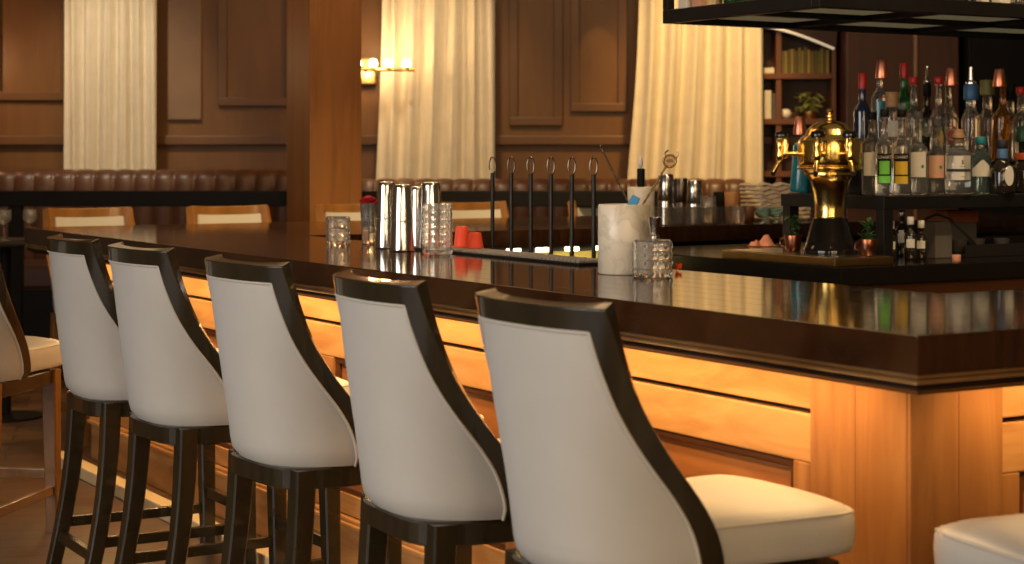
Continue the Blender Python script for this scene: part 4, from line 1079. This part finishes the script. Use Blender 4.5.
# ================================================================== LIGHT
def light(kind, name, loc, energy, col, rot=None, target=None, **k):
    d = bpy.data.lights.new(name, kind); d.energy = energy; d.color = col
    for a,v in k.items(): setattr(d,a,v)
    o = bpy.data.objects.new(name, d); C.objects.link(o); o.location = loc
    if target is not None: o.rotation_euler = (Vector(target)-Vector(loc)).to_track_quat('-Z','Y').to_euler()
    elif rot: o.rotation_euler = rot
    return o
WARM=(1.0,0.60,0.24); WARM2=(1.0,0.74,0.45); NEUT=(1.0,0.90,0.78)
def led(p,q,energy):
    p,q=Vector(p),Vector(q); mid=(p+q)/2; L=(q-p).length
    o=light('AREA','under_counter_light',mid,energy,WARM,shape='RECTANGLE',size=L,size_y=0.03)
    x=(q-p).normalized(); return o,x
def orient(o,x,zdir):    # area light shines along -Z
    z=-Vector(zdir).normalized(); y=z.cross(x).normalized(); x2=y.cross(z)
    m=Matrix((x2,y,z)).transposed().to_4x4(); m.translation=o.location; o.matrix_world=m
fa=W(1,0); fb=W(0,1); fa.z=0; fb.z=0
o,x=led(W(AF+0.165,BC+0.35,0.948),W(AF+0.165,BF-0.3,0.948),18); orient(o,x,fa*0.1+Vector((0,0,-1)))
o,x=led(W(AF+0.35,BC+0.18,0.948),W(6.5,BC+0.18,0.948),14); orient(o,x,fb*0.1+Vector((0,0,-1)))
lw=light('AREA','cooler_light',W(4.2,6.96,0.965),1.6,(1,0.80,0.40),shape='RECTANGLE',size=1.1,size_y=0.02)
orient(lw,fa,fb*0.8+Vector((0,0,-1)))
o,x=led(W(AF+0.045,BC+0.10,0.946),W(AF+0.045,BF-0.3,0.946),17); orient(o,x,Vector((0,0,-1)))
# ceiling downlights over the bar
for a,b,e in ((2.75,3.2,60),(2.75,4.9,60),(2.75,6.6,60)):
    light('SPOT','ceiling_downlight',W(a,b,3.9),e,WARM2,target=W(a,b,0),spot_size=math.radians(60),spot_blend=0.6,shadow_soft_size=0.06)
for a,b,e in ((3.6,3.9,60),(4.3,3.9,60),(5.0,3.9,60),(5.7,3.9,60),(4.2,6.6,90)):       # aimed at the bottles and the tower
    light('SPOT','display_spot',W(a,b,3.6),e,WARM2,target=W(a+0.5,5.5,1.2),spot_size=math.radians(60),spot_blend=0.6,shadow_soft_size=0.05)
for a,e in ((2.9,60),(3.7,60),(4.5,60),(5.3,60),(6.1,60)):     # over the far stools
    light('SPOT','ceiling_downlight',W(a,7.4,3.9),e*3.8,(1,0.68,0.28),target=W(a,8.8,1.0),spot_size=math.radians(40),spot_blend=0.6,shadow_soft_size=0.06)
# curtain washers
for x,e,c in ((-2.85,240,(1,0.83,0.60)),(-0.5,180,(1,0.76,0.47)),(1.32,410,(1,0.64,0.25))):
    light('SPOT','curtain_washer',(x,11.0,3.9),e,c,target=(x,12.8,1.6),spot_size=math.radians(42),spot_blend=0.8,shadow_soft_size=0.1)
light('POINT','sconce_glow',(-0.92,12.45,2.1),11,(1,0.66,0.32),shadow_soft_size=0.06)
light('POINT','sconce_glow',(-1.04,12.80,2.0),3.5,(1,0.58,0.24),shadow_soft_size=0.03)
light('POINT','sconce_glow',(-3.9,12.5,2.1),10,(1,0.55,0.25),shadow_soft_size=0.06)
light('SPOT','wall_patch_fill',(0.62,12.55,2.75),10,(1,0.66,0.25),target=(0.62,13.0,2.1),spot_size=math.radians(26),spot_blend=0.5,shadow_soft_size=0.02)  # added lamp that makes the gold patch on the wall panel
light('AREA','room_fill',(-0.5,9.5,3.9),110,(1,0.62,0.30),target=(-0.5,10.3,0),size=4.0)
light('AREA','camera_side_fill',(2.2,-2.5,3.4),130,(1,0.70,0.40),target=(1.5,6,1),size=3.0)  # unseen warm fill added behind the camera, gives the metals something to reflect
for x,y in ((-0.9,-1.5),(1.1,-1.8),(3.4,-0.6)):
    light('AREA','metal_streak_fill',(x,y,2.2),22,(1,0.72,0.42),target=(1.0,6.5,1.4),shape='RECTANGLE',size=0.35,size_y=1.5)  # unseen tall lights added for vertical streaks on brass and tins
# daylight from the windows behind the stools
dl=light('AREA','window_daylight',W(-3.0,3.6,2.0),76,(1.0,0.95,0.88),target=W(2.2,4.0,0.7),shape='RECTANGLE',size=4.0,size_y=2.4)
dl.data.spread=math.radians(110)

w = bpy.data.worlds.new('World'); bpy.context.scene.world = w; w.use_nodes = True
w.node_tree.nodes['Background'].inputs['Color'].default_value = (0.055,0.036,0.020,1); w.node_tree.nodes['Background'].inputs['Strength'].default_value = 1.0

# ================================================================== CAMERA
cam = bpy.data.cameras.new('camera'); co_ = bpy.data.objects.new('camera', cam); C.objects.link(co_)
co_.location = (0,0,1.41); co_.rotation_euler = (PI/2,0,0)
cam.sensor_width = 36; cam.lens = 1816/1024*36; cam.shift_y = -(282-155)/1024
cam.dof.use_dof = True; cam.dof.focus_distance = 5.6; cam.dof.aperture_fstop = 4.6
sc = bpy.context.scene; sc.camera = co_
sc.view_settings.view_transform = 'Standard'; sc.view_settings.look = 'None'; sc.view_settings.exposure = 0.0; sc.view_settings.gamma = 1.0
sc.view_settings.use_curve_mapping = False
